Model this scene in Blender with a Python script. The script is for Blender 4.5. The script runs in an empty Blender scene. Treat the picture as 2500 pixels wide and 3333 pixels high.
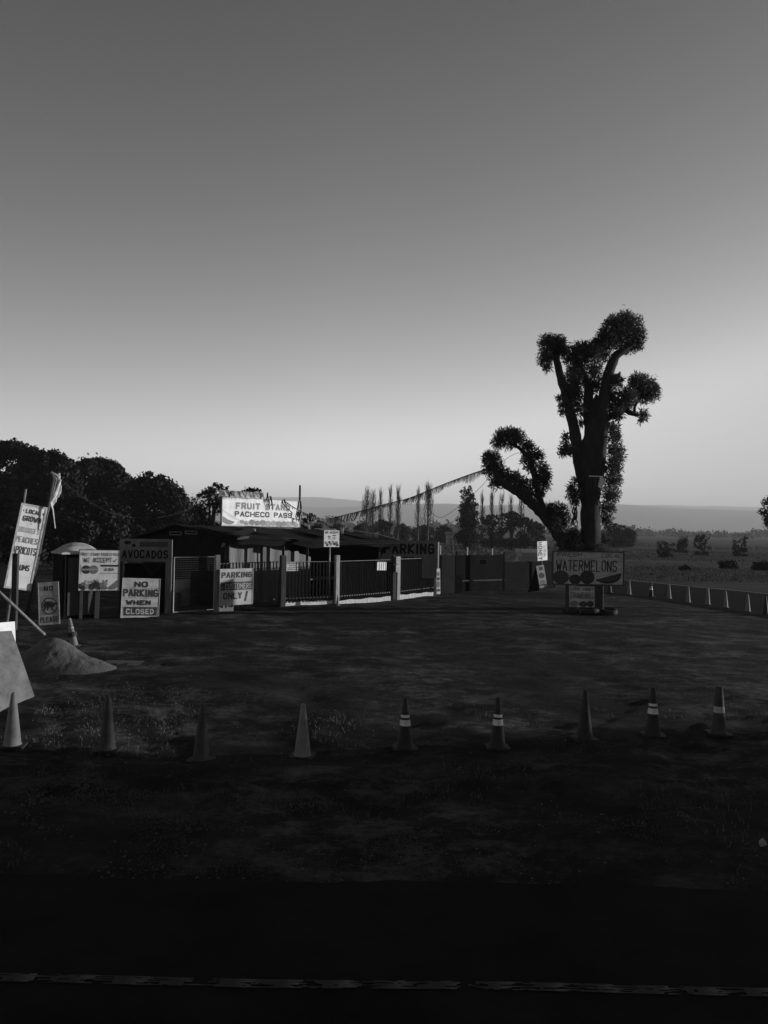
import bpy, math, random
import numpy as np
from mathutils import Matrix, Vector, noise
random.seed(7); rng = np.random.default_rng(7)
R = math.radians
S = bpy.context.scene
C = S.collection
# ------------------------------------------------------------------ camera
H = 2.9
PITCH, ROLL, F = 1.27, 1.0, 2500.0
CM = Matrix.Rotation(R(90+PITCH), 3, 'X') @ Matrix.Rotation(R(ROLL), 3, 'Z')
cd = bpy.data.cameras.new('camera'); cam = bpy.data.objects.new('camera', cd); C.objects.link(cam)
cam.location = (0, 0, H); cam.rotation_euler = CM.to_euler()
cd.sensor_fit = 'HORIZONTAL'; cd.sensor_width = 36; cd.lens = 36*F/2500
cd.clip_start = 0.1; cd.clip_end = 40000
S.camera = cam
S.view_settings.view_transform = 'Standard'; S.view_settings.look = 'None'
S.view_settings.gamma = 1; S.view_settings.exposure = 0.7
# ------------------------------------------------------------------ sky and sun
SUN_AZ, SUN_EL = 80, 5.5          # azimuth clockwise from +Y (the view), elevation
W = bpy.data.worlds.new('World'); S.world = W; W.use_nodes = True
nt = W.node_tree; nt.nodes.clear()
out = nt.nodes.new('ShaderNodeOutputWorld'); bg = nt.nodes.new('ShaderNodeBackground')
sky = nt.nodes.new('ShaderNodeTexSky'); sky.sky_type = 'NISHITA'; sky.sun_disc = False
sky.sun_elevation = R(SUN_EL); sky.sun_rotation = R(SUN_AZ)
sky.altitude = 50; sky.air_density = 1.0; sky.dust_density = 0.4; sky.ozone_density = 1.0
bw = nt.nodes.new('ShaderNodeRGBToBW')
cur = nt.nodes.new('ShaderNodeMath'); cur.operation = 'POWER'; cur.inputs[1].default_value = 2.2
mul = nt.nodes.new('ShaderNodeMath'); mul.operation = 'MULTIPLY'; mul.inputs[1].default_value = 0.80
# the sky is brighter towards the side where the sun stands
tc = nt.nodes.new('ShaderNodeTexCoord'); dt = nt.nodes.new('ShaderNodeVectorMath'); dt.operation = 'DOT_PRODUCT'
dt.inputs[1].default_value = (math.sin(R(30)), math.cos(R(30)), 0)
mr = nt.nodes.new('ShaderNodeMapRange'); mr.interpolation_type = 'SMOOTHSTEP'
mr.inputs['From Min'].default_value = 0.2; mr.inputs['From Max'].default_value = 1.0
mr.inputs['To Min'].default_value = 0.40; mr.inputs['To Max'].default_value = 1.12
az = nt.nodes.new('ShaderNodeMath'); az.operation = 'MULTIPLY'
nt.links.new(tc.outputs['Generated'], dt.inputs[0]); nt.links.new(dt.outputs['Value'], mr.inputs['Value'])
nt.links.new(sky.outputs[0], bw.inputs[0]); nt.links.new(bw.outputs[0], cur.inputs[0])
nt.links.new(cur.outputs[0], mul.inputs[0]); nt.links.new(mul.outputs[0], az.inputs[0])
nt.links.new(mr.outputs[0], az.inputs[1])
sm = nt.nodes.new('ShaderNodeMath'); sm.operation = 'SMOOTH_MIN'; sm.inputs[1].default_value = .95/.12; sm.inputs[2].default_value = .30/.12
sx = nt.nodes.new('ShaderNodeSeparateXYZ'); nt.links.new(tc.outputs['Generated'], sx.inputs[0])
ze = nt.nodes.new('ShaderNodeMapRange'); ze.interpolation_type = 'SMOOTHSTEP'      # the zenith is darker still
ze.inputs['From Min'].default_value = .5; ze.inputs['From Max'].default_value = .95; ze.inputs['To Min'].default_value = 1; ze.inputs['To Max'].default_value = .45
zm = nt.nodes.new('ShaderNodeMath'); zm.operation = 'MULTIPLY'
nt.links.new(az.outputs[0], sm.inputs[0]); nt.links.new(sx.outputs['Z'], ze.inputs['Value']); nt.links.new(sm.outputs[0], zm.inputs[0]); nt.links.new(ze.outputs[0], zm.inputs[1])
d2 = nt.nodes.new('ShaderNodeVectorMath'); d2.operation = 'DOT_PRODUCT'; d2.inputs[1].default_value = (math.sin(R(SUN_AZ)), math.cos(R(SUN_AZ)), 0)
m2 = nt.nodes.new('ShaderNodeMapRange'); m2.inputs['From Min'].default_value = .1; m2.inputs['From Max'].default_value = 1; m2.inputs['To Min'].default_value = 1; m2.inputs['To Max'].default_value = .4
z2 = nt.nodes.new('ShaderNodeMath'); z2.operation = 'MULTIPLY'; nt.links.new(tc.outputs['Generated'], d2.inputs[0]); nt.links.new(d2.outputs['Value'], m2.inputs['Value'])
nt.links.new(zm.outputs[0], z2.inputs[0]); nt.links.new(m2.outputs[0], z2.inputs[1]); nt.links.new(z2.outputs[0], bg.inputs[0])
bg.inputs[1].default_value = 0.075
nt.links.new(bg.outputs[0], out.inputs[0])
sl = bpy.data.lights.new('sun', 'SUN'); sun = bpy.data.objects.new('sun', sl); C.objects.link(sun)
sl.energy = 5.0; sl.angle = R(0.5); sl.color = (1.0, 1.0, 1.0)
sd = Vector((math.sin(R(SUN_AZ))*math.cos(R(SUN_EL)), math.cos(R(SUN_AZ))*math.cos(R(SUN_EL)), math.sin(R(SUN_EL))))
sun.rotation_euler = sd.to_track_quat('Z', 'Y').to_euler()
# ------------------------------------------------------------------ geometry of the place
# the survey: a point of the place from its bearing in the photograph (2500 x 3333) and its depth Y or height z
def ray(x, y):
    return CM @ Vector(((x-1250)/F, -(y-1666.5)/F, -1))
def at(x, y, D):
    d = ray(x, y); return Vector((0, 0, H)) + d*(D/d.y)
def gp(x, y, z=0.0):
    d = ray(x, y); return Vector((0, 0, H)) + d*((z-H)/d.z)
# ------------------------------------------------------------------ materials (black and white photograph: greys)
MATS = {}
def mat(name, v, rough=.8, var=.25, scale=4.0, bump=.0, stretch=(1, 1, 1), spec=.3, metal=0.0, det=6, lo=None, bscale=None):
    if name in MATS: return MATS[name]
    m = bpy.data.materials.new(name); m.use_nodes = True; n = m.node_tree; b = n.nodes['Principled BSDF']
    b.inputs['Roughness'].default_value = rough; b.inputs['Metallic'].default_value = metal
    b.inputs['Specular IOR Level'].default_value = spec
    t = n.nodes.new('ShaderNodeTexCoord'); mp = n.nodes.new('ShaderNodeMapping'); mp.inputs['Scale'].default_value = stretch
    nz = n.nodes.new('ShaderNodeTexNoise'); nz.inputs['Scale'].default_value = scale; nz.inputs['Detail'].default_value = det
    nz.inputs['Roughness'].default_value = .65
    r = n.nodes.new('ShaderNodeValToRGB'); r.color_ramp.elements[0].position = .3; r.color_ramp.elements[1].position = .7
    l = v*(1-var) if lo is None else lo
    h = min(.9, v*(1+var))
    r.color_ramp.elements[0].color = (l, l, l, 1); r.color_ramp.elements[1].color = (h, h, h, 1)
    n.links.new(t.outputs['Object'], mp.inputs[0]); n.links.new(mp.outputs[0], nz.inputs['Vector'])
    n.links.new(nz.outputs['Fac'], r.inputs[0]); n.links.new(r.outputs[0], b.inputs['Base Color'])
    if bump:
        nb = n.nodes.new('ShaderNodeTexNoise'); nb.inputs['Scale'].default_value = bscale or scale*5; nb.inputs['Detail'].default_value = 4
        n.links.new(mp.outputs[0], nb.inputs['Vector'])
        bp = n.nodes.new('ShaderNodeBump'); bp.inputs['Strength'].default_value = bump; bp.inputs['Distance'].default_value = .02
        n.links.new(nb.outputs['Fac'], bp.inputs['Height']); n.links.new(bp.outputs[0], b.inputs['Normal'])
    MATS[name] = m; return m
M = {}
M['white'] = mat('white_board_paint', .74, .6, .16, 2.2, .15, lo=.52)
M['white2'] = mat('old_white_plank_paint', .62, .7, .3, 3.5, .3, (1, 1, 5), lo=.36)
M['whiteD'] = mat('dirty_white_paint', .42, .7, .35, 2.5, .2, (1, 1, 2), lo=.24)
M['tan'] = mat('buff_board_paint', .34, .7, .25, 2, .2)
M['greyb'] = mat('weathered_grey_board', .17, .85, .3, 3, .3, (1, 1, .3))
M['ink'] = mat('black_sign_paint', .02, .6, .3, 9)
M['ink2'] = mat('dark_sign_paint', .035, .6, .4, 6)
M['mid'] = mat('mid_grey_sign_paint', .17, .6, .3, 6)
M['fade'] = mat('faded_sign_paint', .27, .6, .2, 6)
M['ghost'] = mat('nearly_gone_sign_paint', .5, .6, .15, 6)
M['frame'] = mat('dark_wood_frame', .06, .8, .3, 5, .3, (1, 1, 4))
M['post'] = mat('grey_timber_post', .20, .85, .35, 3, .5, (6, 6, .6), lo=.1)
M['postL'] = mat('pale_timber_post', .45, .8, .3, 3, .5, (6, 6, .6), lo=.25)
M['postD'] = mat('dark_timber_post', .045, .85, .4, 3, .4, (6, 6, .6))
M['metal'] = mat('galvanised_pipe', .35, .45, .25, 8, metal=.6)
M['bar'] = mat('dark_fence_bar', .06, .6, .3, 6, metal=.2)
M['dark'] = mat('near_black_board', .012, .95, .4, 2, .2, spec=.05)
M['mesh'] = mat('black_shade_cloth', .006, .95, .4, 3, spec=.05)
M['roof'] = mat('dark_roofing_felt', .011, .95, .5, 1.6, .4, spec=.1)
M['tarp'] = mat('pale_tarpaulin', .11, .6, .18, 1.3, .5, (2, 2, .5))
M['tarpD'] = mat('dark_tarpaulin', .012, .9, .4, 1.5, .5, spec=.08)
M['cone'] = mat('road_cone_plastic', .048, .6, .45, 3, .2, spec=.2)
M['coneL'] = mat('sunlit_cone_plastic', .18, .6, .35, 3, .2, spec=.2)  # paler plastic stands in for sunlight on the cones
M['coneD'] = mat('dirty_cone_plastic', .03, .6, .4, 4, spec=.2)
M['coneBase'] = mat('cone_base_rubber', .02, .7, .3, 7)
M['refl'] = mat('reflective_collar', .6, .45, .3, 7)
M['reflD'] = mat('dull_collar', .35, .45, .2, 8)
M['bark'] = mat('rough_bark', .028, .95, .4, 3, 1.0, (3, 3, .7))
def leafmat(name, v, var, scale, tr):
    m = mat(name, v, .7, var, scale, det=3); n = m.node_tree; b = n.nodes['Principled BSDF']; o = [q for q in n.nodes if q.type == 'OUTPUT_MATERIAL'][0]
    t = n.nodes.new('ShaderNodeBsdfTranslucent'); x = n.nodes.new('ShaderNodeMixShader'); x.inputs[0].default_value = tr
    n.links.new(b.inputs['Base Color'].links[0].from_socket, t.inputs['Color']); n.links.new(b.outputs[0], x.inputs[1]); n.links.new(t.outputs[0], x.inputs[2]); n.links.new(x.outputs[0], o.inputs['Surface'])
    return m
M['leaf'] = leafmat('willow_leaf', .06, .35, 1.3, .35)
M['leafD'] = mat('dark_oak_leaf', .028, .9, .45, .35, det=4, lo=.014, spec=.1)
M['leafM'] = mat('mid_scrub_leaf', .035, .9, .45, .2, det=3, spec=.1)
M['twig'] = mat('bare_twig', .06, .9, .3, 2)
M['dirtp'] = mat('pale_dirt', .11, .95, .35, 3, .8, lo=.06, bscale=30)
M['stone'] = mat('pebble_stone', .11, .9, .5, 9)
M['dry'] = mat('dry_grass_blade', .09, .9, .5, .6)
M['chaff'] = mat('pale_dry_chaff', .10, .95, .4, 2)
M['dryD'] = mat('dark_grass_blade', .045, .9, .5, .25)
M['rubber'] = mat('tyre_rubber', .02, .8, .3, 5)
M['ply'] = mat('weathered_plywood', .13, .85, .3, 2.6, .5, (1, 1, 2), lo=.07)
M['cloth'] = mat('bleached_rag', .6, .8, .35, 7, .3)
M['rope'] = mat('pale_rope', .30, .8, .2, 9)
M['hill'] = mat('dry_hillside', .10, 1, .4, .0012, det=8)
M['far'] = mat('far_woodland_leaf', .035, .95, .4, .02)
# ------------------------------------------------------------------ mesh tools
RM = {}
def link(o):
    C.objects.link(o); return o
def tag(o, label=None, cat=None, group=None, kind=None):
    if label: o['label'] = label
    if cat: o['category'] = cat
    if group: o['group'] = group
    if kind: o['kind'] = kind
    return o
def thing(name, label, cat, loc=(0, 0, 0), rot=(0, 0, 0), group=None):
    o = link(bpy.data.objects.new(name, None)); o.location = loc; o.rotation_euler = rot; o.empty_display_size = .3
    from mathutils import Euler
    RM[o.name] = Matrix.Translation(Vector(loc)) @ Euler(rot).to_matrix().to_4x4()
    return tag(o, label, cat, group)
class MB:
    def __init__(s): s.v = []; s.f = []
    def add(s, vs, fs):
        n = len(s.v); s.v += [Vector(v) for v in vs]; s.f += [tuple(n+i for i in f) for f in fs]; return s
    def box(s, c, d, rz=0.0, M3=None):
        hx, hy, hz = d[0]/2, d[1]/2, d[2]/2
        vs = [Vector((x, y, z)) for x in (-hx, hx) for y in (-hy, hy) for z in (-hz, hz)]
        m = M3 or Matrix.Rotation(rz, 3, 'Z'); c = Vector(c)
        return s.add([c + m @ v for v in vs], [(0, 1, 3, 2), (4, 6, 7, 5), (0, 4, 5, 1), (2, 3, 7, 6), (0, 2, 6, 4), (1, 5, 7, 3)])
    def hexa(s, b, t):          # four bottom and four top points
        return s.add(list(b)+list(t), [(3, 2, 1, 0), (4, 5, 6, 7), (0, 1, 5, 4), (1, 2, 6, 5), (2, 3, 7, 6), (3, 0, 4, 7)])
    def slab(s, pts, th):       # polygon with a thickness vector
        th = Vector(th); n = len(pts); a = [Vector(p) for p in pts]
        return s.add(a+[p+th for p in a], [tuple(range(n))[::-1], tuple(range(n, 2*n))]+[(i, (i+1) % n, n+(i+1) % n, n+i) for i in range(n)])
    def tube(s, pts, rad, seg=8, cap=True, wob=0):
        pts = [Vector(p) for p in pts]; k = len(pts)
        if not hasattr(rad, '__len__'): rad = [rad]*k
        vs = []; fs = []
        prev = None
        for i, p in enumerate(pts):
            d = (pts[min(i+1, k-1)]-pts[max(i-1, 0)]).normalized()
            if prev is None:
                a = d.orthogonal().normalized()
            else:
                a = (prev - d*prev.dot(d)).normalized()
            prev = a; b = d.cross(a)
            for j in range(seg):
                t = 2*math.pi*j/seg; r = rad[i]*(1+wob*(random.random()-.5))
                vs.append(p + (a*math.cos(t)+b*math.sin(t))*r)
        for i in range(k-1):
            for j in range(seg):
                j2 = (j+1) % seg
                fs.append((i*seg+j, i*seg+j2, (i+1)*seg+j2, (i+1)*seg+j))
        if cap: fs += [tuple(range(seg))[::-1], tuple((k-1)*seg+j for j in range(seg))]
        return s.add(vs, fs)
    def bar(s, a, b, w, d=None):
        a = Vector(a); b = Vector(b); z = (b-a).normalized(); d = d or w
        x = Vector((1, 0, 0)) if abs(z.x) < .8 else Vector((0, 1, 0)); y = z.cross(x).normalized(); x = y.cross(z)
        q = [(-1, -1), (1, -1), (1, 1), (-1, 1)]
        return s.hexa([a+x*i*w/2+y*j*d/2 for i, j in q], [b+x*i*w/2+y*j*d/2 for i, j in q])
    def build(s, name, m, parent=None, world=False, smooth=False, label=None, bev=0):
        me = bpy.data.meshes.new(name); vs = s.v
        if world and parent is not None:
            inv = RM[parent.name].inverted(); vs = [inv @ v for v in vs]
        me.from_pydata([tuple(v) for v in vs], [], s.f); me.materials.append(m)
        if smooth: me.polygons.foreach_set('use_smooth', [True]*len(me.polygons))
        me.update()
        o = link(bpy.data.objects.new(name, me))
        if bev:
            bm_ = o.modifiers.new('bevel', 'BEVEL'); bm_.width = bev; bm_.segments = 1
        if parent is not None: o.parent = parent; RM[o.name] = RM.get(parent.name, Matrix())
        if label: o['label'] = label
        return o
def np_mesh(name, V, Fq, m, parent=None, off=None, smooth=False):
    V = np.asarray(V, dtype=np.float32)
    if off is not None: V = V-np.array(off, dtype=np.float32)
    me = bpy.data.meshes.new(name); k = Fq.shape[1]
    me.vertices.add(len(V)); me.vertices.foreach_set('co', V.ravel())
    me.loops.add(Fq.size); me.loops.foreach_set('vertex_index', Fq.astype(np.int32).ravel())
    me.polygons.add(len(Fq)); me.polygons.foreach_set('loop_start', np.arange(len(Fq), dtype=np.int32)*k)
    me.polygons.foreach_set('loop_total', np.full(len(Fq), k, dtype=np.int32))
    if smooth: me.polygons.foreach_set('use_smooth', np.ones(len(Fq), dtype=bool))
    me.materials.append(m); me.update(); me.validate()
    o = link(bpy.data.objects.new(name, me))
    if parent is not None: o.parent = parent
    return o
def leaves(P, size, asp=.35, droop=0.0):
    n = len(P); d = rng.normal(size=(n, 3)); d[:, 2] -= droop; d /= np.linalg.norm(d, axis=1)[:, None]
    e = np.cross(d, rng.normal(size=(n, 3))); e /= np.linalg.norm(e, axis=1)[:, None]
    s = size*(.6+.8*rng.random(n))[:, None]
    a = P-d*s*.5; b = P+e*s*asp*.5; c = P+d*s*.5; f = P-e*s*asp*.5
    V = np.stack([a, b, c, f], 1).reshape(-1, 3); Fq = np.arange(n*4).reshape(n, 4)
    return V, Fq
def cloud(cs, per, surf=.5):
    out_ = []
    for (x, y, z, r) in cs:
        k = max(6, int(per*r*r)); d = rng.normal(size=(k, 3)); d /= np.linalg.norm(d, axis=1)[:, None]
        u = rng.random(k)**(surf)*(.85+.3*rng.random(k))
        lump = 1+.18*np.sin(d[:, 0]*5+x*3)*np.sin(d[:, 2]*6+z*2)+.1*np.sin(d[:, 1]*9+y)
        out_.append(np.array([x, y, z])+d*(u*r*lump)[:, None])
    return np.concatenate(out_)
def radial(cs, per, length, asp=.13, jit=.55):
    A = []; Dn = []
    for (x, y, z, r) in cs:
        k = max(6, int(per*r*r)); d = rng.normal(size=(k, 3)); d /= np.linalg.norm(d, axis=1)[:, None]
        A.append(np.array([x, y, z])+d*(r*(.8+.2*rng.random(k)))[:, None]); q = d+rng.normal(size=(k, 3))*jit; q[:, 2] -= .1; Dn.append(q/np.linalg.norm(q, axis=1)[:, None])
    A = np.concatenate(A); d = np.concatenate(Dn); n = len(A); e = np.cross(d, rng.normal(size=(n, 3))); e /= np.linalg.norm(e, axis=1)[:, None]
    L = (length*(.4+.9*rng.random(n)))[:, None]
    V = np.stack([A, A+d*L*.5+e*L*asp, A+d*L, A+d*L*.5-e*L*asp], 1).reshape(-1, 3); return V, np.arange(n*4).reshape(n, 4)
# hand painted block capitals: every letter is a set of brush strokes on a 4 x 6 grid
GL = {'A': ['00 26 40', '1232'], 'B': ['00 06 36 45 44 33 03', '33 42 41 30 00'], 'C': ['45 36 16 05 01 10 30 41'], 'D': ['00 06 26 44 42 20 00'], 'E': ['46 06 00 40', '0333'], 'F': ['46 06 00', '0333'],
 'G': ['45 36 16 05 01 10 30 41 43 23'], 'H': ['00 06', '40 46', '0343'], 'I': ['20 26'], 'K': ['00 06', '46 03 40'], 'L': ['06 00 40'], 'M': ['00 06 22 46 40'], 'N': ['00 06 40 46'], 'O': ['01 05 16 36 45 41 30 10 01'],
 'P': ['00 06 36 45 44 33 03'], 'R': ['00 06 36 45 44 33 03', '2340'], 'S': ['45 36 16 05 04 13 33 42 41 30 10 01'], 'T': ['20 26', '0646'], 'U': ['06 01 10 30 41 46'], 'V': ['06 20 46'], 'W': ['06 10 24 30 46'], 'Y': ['06 23 46', '2320'], '!': ['2622', '2120']}
def text_mb(txt, x0, x1, z0, z1, y, bold=.0, shear=0.0, space=1.0):
    txt = txt.upper(); H_ = z1-z0; adv = {' ': .75, 'I': .45, '!': .5, 'M': 1.25, 'W': 1.25}
    ws = [adv.get(c, 1.0) for c in txt]; tot = sum(ws)+.17*(len(txt)-1); u = (x1-x0-shear*H_*.6)/tot; x = x0; mb = MB()
    sw = min(H_*(.14+bold*2.0), u*(.25+bold))/2
    for c, w in zip(txt, ws):
        if c in GL:
            jz = random.uniform(-.025, .025)*H_; jw = random.uniform(.95, 1.04)
            for s_ in GL[c]:
                s_ = s_.split() if ' ' in s_ else [s_[:2], s_[2:]]
                P = []
                for q in s_:
                    gx, gy = int(q[0])/4, int(q[1])/6
                    if c in 'I!': gx = .5
                    P.append((x+sw+gx*(w*u-2*sw)*jw+shear*H_*.6*gy, z0+sw+gy*(H_-2*sw)+jz))
                for (ax, az_), (bx, bz) in zip(P[:-1], P[1:]):
                    L = math.hypot(bx-ax, bz-az_) or 1e-6; ex, ez = (bx-ax)/L*sw, (bz-az_)/L*sw; e = .7
                    o = .00025*len(mb.f); a_, b_ = random.uniform(.85, 1.1), random.uniform(.85, 1.1)
                    mb.add([(ax-ex*e-ez*a_, y, az_-ez*e+ex*a_), (bx+ex*e-ez*b_, y, bz+ez*e+ex*b_), (bx+ex*e+ez*b_, y, bz+ez*e-ex*b_), (ax-ex*e+ez*a_, y, az_-ez*e-ex*a_)], [(3, 2, 1, 0)])
        x += (w+.17)*u
    # lay successive strokes a hair apart so that overlaps never share a plane
    for k in range(len(mb.f)):
        for v in mb.v[k*4:k*4+4]: v.y -= .0004*(k % 4)
    return mb
def disc_pts(cx, cz, rx, rz, n=28, a0=0, a1=360, wob=0, ph=0):
    return [(cx+math.cos(R(a0+(a1-a0)*i/n))*rx*(1+wob*math.sin(3*i+ph)), cz+math.sin(R(a0+(a1-a0)*i/n))*rz*(1+wob*math.sin(4*i+ph))) for i in range(n if a1-a0 >= 360 else n+1)]
# ------------------------------------------------------------------ signs
SIGNS = {}
def place(xl, xr, yt, yb, D, yaw):
    """bottom left corner, width and height of an upright board of heading yaw whose left edge stands at depth D"""
    P = at(xl, yb, D); T = at(xl, yt, D); h = T.z-P.z
    d = ray(xr, (yt+yb)/2); k = d.x/d.y
    c, s = math.cos(R(yaw)), math.sin(R(yaw))
    w = (k*P.y-P.x)/(c-k*s)
    return P, w, h
def sign(name, label, xl, xr, yt, yb, D, yaw=0, tilt=0, lean=0, face='white', frame='frame', fw=.03, items=(), posts=(), th=.02, cat='sign', group=None, planks=0, wh=None):
    P, w, h = place(xl, xr, yt, yb, D, yaw)
    if wh: w, h = wh
    t = thing(name, label, cat, P, (R(-lean), R(tilt), R(yaw)), group)
    p = MB()
    if planks:
        for i in range(planks):
            z0 = h*i/planks; p.box((w/2, 0, z0+h/planks/2), (w-.004*(i % 2), th, h/planks-.006))
    else: p.box((w/2, 0, h/2), (w, th, h))
    p.build('panel', M[face], t)
    if frame:
        f = MB(); y = -.004
        f.box((w/2, y, fw/2-.01), (w+.02, th+.02, fw)); f.box((w/2, y, h-fw/2+.01), (w+.02, th+.02, fw))
        f.box((fw/2-.01, y, h/2), (fw, th+.017, h-2*fw+.02)); f.box((w-fw/2+.01, y, h/2), (fw, th+.017, h-2*fw+.02))
        f.build('frame', M[frame], t)
    lay = 0
    for it in items:
        k = it[0]; y = -th/2-.003
        if k == 'text':
            _, s, a, b, c, d, m = it[:7]; kw = it[7] if len(it) > 7 else {}
            text_mb(s, a*w, b*w, c*h, d*h, y-.006, **kw).build('lettering', M[m], t)
        elif k == 'poly':
            _, nm, pts, m = it[:4]; L = it[4] if len(it) > 4 else 0
            MB().add([(a*w, y-.0015*L, b*h) for a, b in pts], [tuple(range(len(pts)))]).build(nm, M[m], t)
    for q in posts:            # (u across, half width, foot z world, top above the board's bottom)
        u, pw, top, m = q; f = MB()
        f.box((u*w, th/2+pw/2+.004, (top*h-P.z)/2), (pw, pw, P.z+top*h)); f.build('post', M[m], t, bev=.006)
    SIGNS[name] = (t, w, h, P)
    return t, w, h
def rect(a, b, c, d): return [(a, c), (b, c), (b, d), (a, d)]
def wedge(x0, x1, z0, z1):
    n = 12; p = [(x0+(x1-x0)*i/n, z0+(z1-z0)*(.75*(1-math.sin(math.pi*min(1, i/n*1.0)))*(1-.3*i/n))) for i in range(n+1)]
    return p+[(x1, z1), (x0+.02, z0+(z1-z0)*.8)]
# ------------------------------------------------------------------ ground, road, fields, hills
def axis(lo, hi, step, far0, far1, g=1.13):
    a = list(np.arange(lo, hi+1e-6, step)); s = step
    while a[-1] < far1: s *= g; a.append(a[-1]+s)
    b = []; s = step; q = lo
    while q > far0: s *= g; q -= s; b.append(q)
    return np.array(b[::-1]+a)
def hnoise(X, Y):
    z = np.zeros_like(X)
    for i in range(26):
        th = rng.random()*math.pi; f = 2**(rng.random()*5)*.35; a = .011/(f**.75)
        z += a*np.sin((X*math.cos(th)*.6+Y*math.sin(th)*1.0)*f*1.7+rng.random()*6.28+1.3*np.sin(X*.3*rng.random()+Y*.2))
    return z
xs = axis(-17, 20, .12, -14000, 14000); ys = axis(6.3, 42, .12, -3000, 13500)
X, Y = np.meshgrid(xs, ys)
amp = np.clip((Y-6.6)/2.5, 0, 1)*np.clip((220-Y)/150, 0, 1)*np.clip((160-np.abs(X))/80, 0, 1)
Z = hnoise(X, Y)*amp*(.65+1.5*np.clip((14-Y)/6, 0, 1)) + rng.normal(size=X.shape)*.0035*amp
qa, qb = gp(1985, 1930), gp(2500, 2012)
amp *= np.clip((qa.x+(qb.x-qa.x)*(Y-qa.y)/(qb.y-qa.y)-X)/1.2, 0, 1)*(X > 5)+(X <= 5)
Z = Z*0+(hnoise(X, Y)*(.65+1.5*np.clip((14-Y)/6, 0, 1))+rng.normal(size=X.shape)*.0035)*amp
# wheel ruts swinging from the road into the lot
for x0, k in ((.9, .35), (2.5, .33), (-1.6, -.2), (-3.2, -.22)):
    d = X-(x0+k*(Y-7)+.03*(Y-7)**2*np.sign(k)); Z += amp*(-.03*np.exp(-(d/.14)**2)+.018*np.exp(-((np.abs(d)-.24)/.09)**2))*np.exp(-((Y-9)/4.0)**2)
Z -= .03*np.clip((9-Y)/2.5, 0, 1)
nx, ny = len(xs), len(ys); I = np.arange(nx*ny).reshape(ny, nx)
Fq = np.stack([I[:-1, :-1], I[:-1, 1:], I[1:, 1:], I[1:, :-1]], -1).reshape(-1, 4)
g = bpy.data.materials.new('ground_dirt_and_field'); g.use_nodes = True; n = g.node_tree; b = n.nodes['Principled BSDF']
b.inputs['Roughness'].default_value = 1; b.inputs['Specular IOR Level'].default_value = .1
def node(tp, **kw):
    q = n.nodes.new(tp)
    for a, v in kw.items(): setattr(q, a, v)
    return q
def noise_(scale, det, st, rough=.6):
    mp = node('ShaderNodeMapping'); mp.inputs['Scale'].default_value = st; n.links.new(tcg.outputs['Object'], mp.inputs[0])
    q = node('ShaderNodeTexNoise'); q.inputs['Scale'].default_value = scale; q.inputs['Detail'].default_value = det; q.inputs['Roughness'].default_value = rough
    n.links.new(mp.outputs[0], q.inputs['Vector']); return q
def ramp(src, stops):
    r = node('ShaderNodeValToRGB'); e = r.color_ramp.elements
    e[0].position, e[1].position = stops[0][0], stops[-1][0]
    e[0].color = (stops[0][1],)*3+(1,); e[1].color = (stops[-1][1],)*3+(1,)
    for p, v in stops[1:-1]: q = e.new(p); q.color = (v, v, v, 1)
    n.links.new(src, r.inputs[0]); return r
tcg = node('ShaderNodeTexCoord')
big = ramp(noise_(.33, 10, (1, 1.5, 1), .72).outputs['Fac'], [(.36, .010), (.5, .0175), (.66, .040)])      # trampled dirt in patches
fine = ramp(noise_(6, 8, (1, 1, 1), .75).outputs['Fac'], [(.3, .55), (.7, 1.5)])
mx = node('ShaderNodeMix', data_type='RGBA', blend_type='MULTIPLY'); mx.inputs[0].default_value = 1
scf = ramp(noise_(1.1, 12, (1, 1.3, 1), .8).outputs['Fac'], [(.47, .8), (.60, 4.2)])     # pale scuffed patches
sc2 = ramp(noise_(.22, 3, (1, 1, 1), .5).outputs['Fac'], [(.40, 0), (.53, 1)])
ms = node('ShaderNodeMix', data_type='RGBA', blend_type='MULTIPLY'); n.links.new(sc2.outputs[0], ms.inputs[0]); n.links.new(big.outputs[0], ms.inputs[6]); n.links.new(scf.outputs[0], ms.inputs[7])
n.links.new(ms.outputs[2], mx.inputs[6]); n.links.new(fine.outputs[0], mx.inputs[7])
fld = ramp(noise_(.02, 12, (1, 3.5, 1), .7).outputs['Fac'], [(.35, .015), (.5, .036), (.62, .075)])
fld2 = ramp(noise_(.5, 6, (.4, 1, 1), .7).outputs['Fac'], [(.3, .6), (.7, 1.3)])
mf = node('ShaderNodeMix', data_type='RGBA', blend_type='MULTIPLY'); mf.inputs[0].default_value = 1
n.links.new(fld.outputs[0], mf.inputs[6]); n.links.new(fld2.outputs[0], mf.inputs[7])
sep = node('ShaderNodeSeparateXYZ'); n.links.new(tcg.outputs['Object'], sep.inputs[0])
wob = noise_(.25, 4, (1, 1, 1)); 
ad = node('ShaderNodeMath', operation='MULTIPLY_ADD'); n.links.new(wob.outputs['Fac'], ad.inputs[0]); ad.inputs[1].default_value = 12; n.links.new(sep.outputs['Y'], ad.inputs[2])
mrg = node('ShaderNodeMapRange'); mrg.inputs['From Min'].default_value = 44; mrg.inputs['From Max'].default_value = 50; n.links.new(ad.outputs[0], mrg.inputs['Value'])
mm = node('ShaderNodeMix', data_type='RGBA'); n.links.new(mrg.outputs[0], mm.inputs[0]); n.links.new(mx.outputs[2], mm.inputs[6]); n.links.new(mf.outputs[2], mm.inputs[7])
n.links.new(mm.outputs[2], b.inputs['Base Color'])
nb = noise_(14, 8, (1, 1, 1), .8); bp = node('ShaderNodeBump'); bp.inputs['Strength'].default_value = .7; bp.inputs['Distance'].default_value = .03
n.links.new(nb.outputs['Fac'], bp.inputs['Height']); n.links.new(bp.outputs[0], b.inputs['Normal'])
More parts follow.
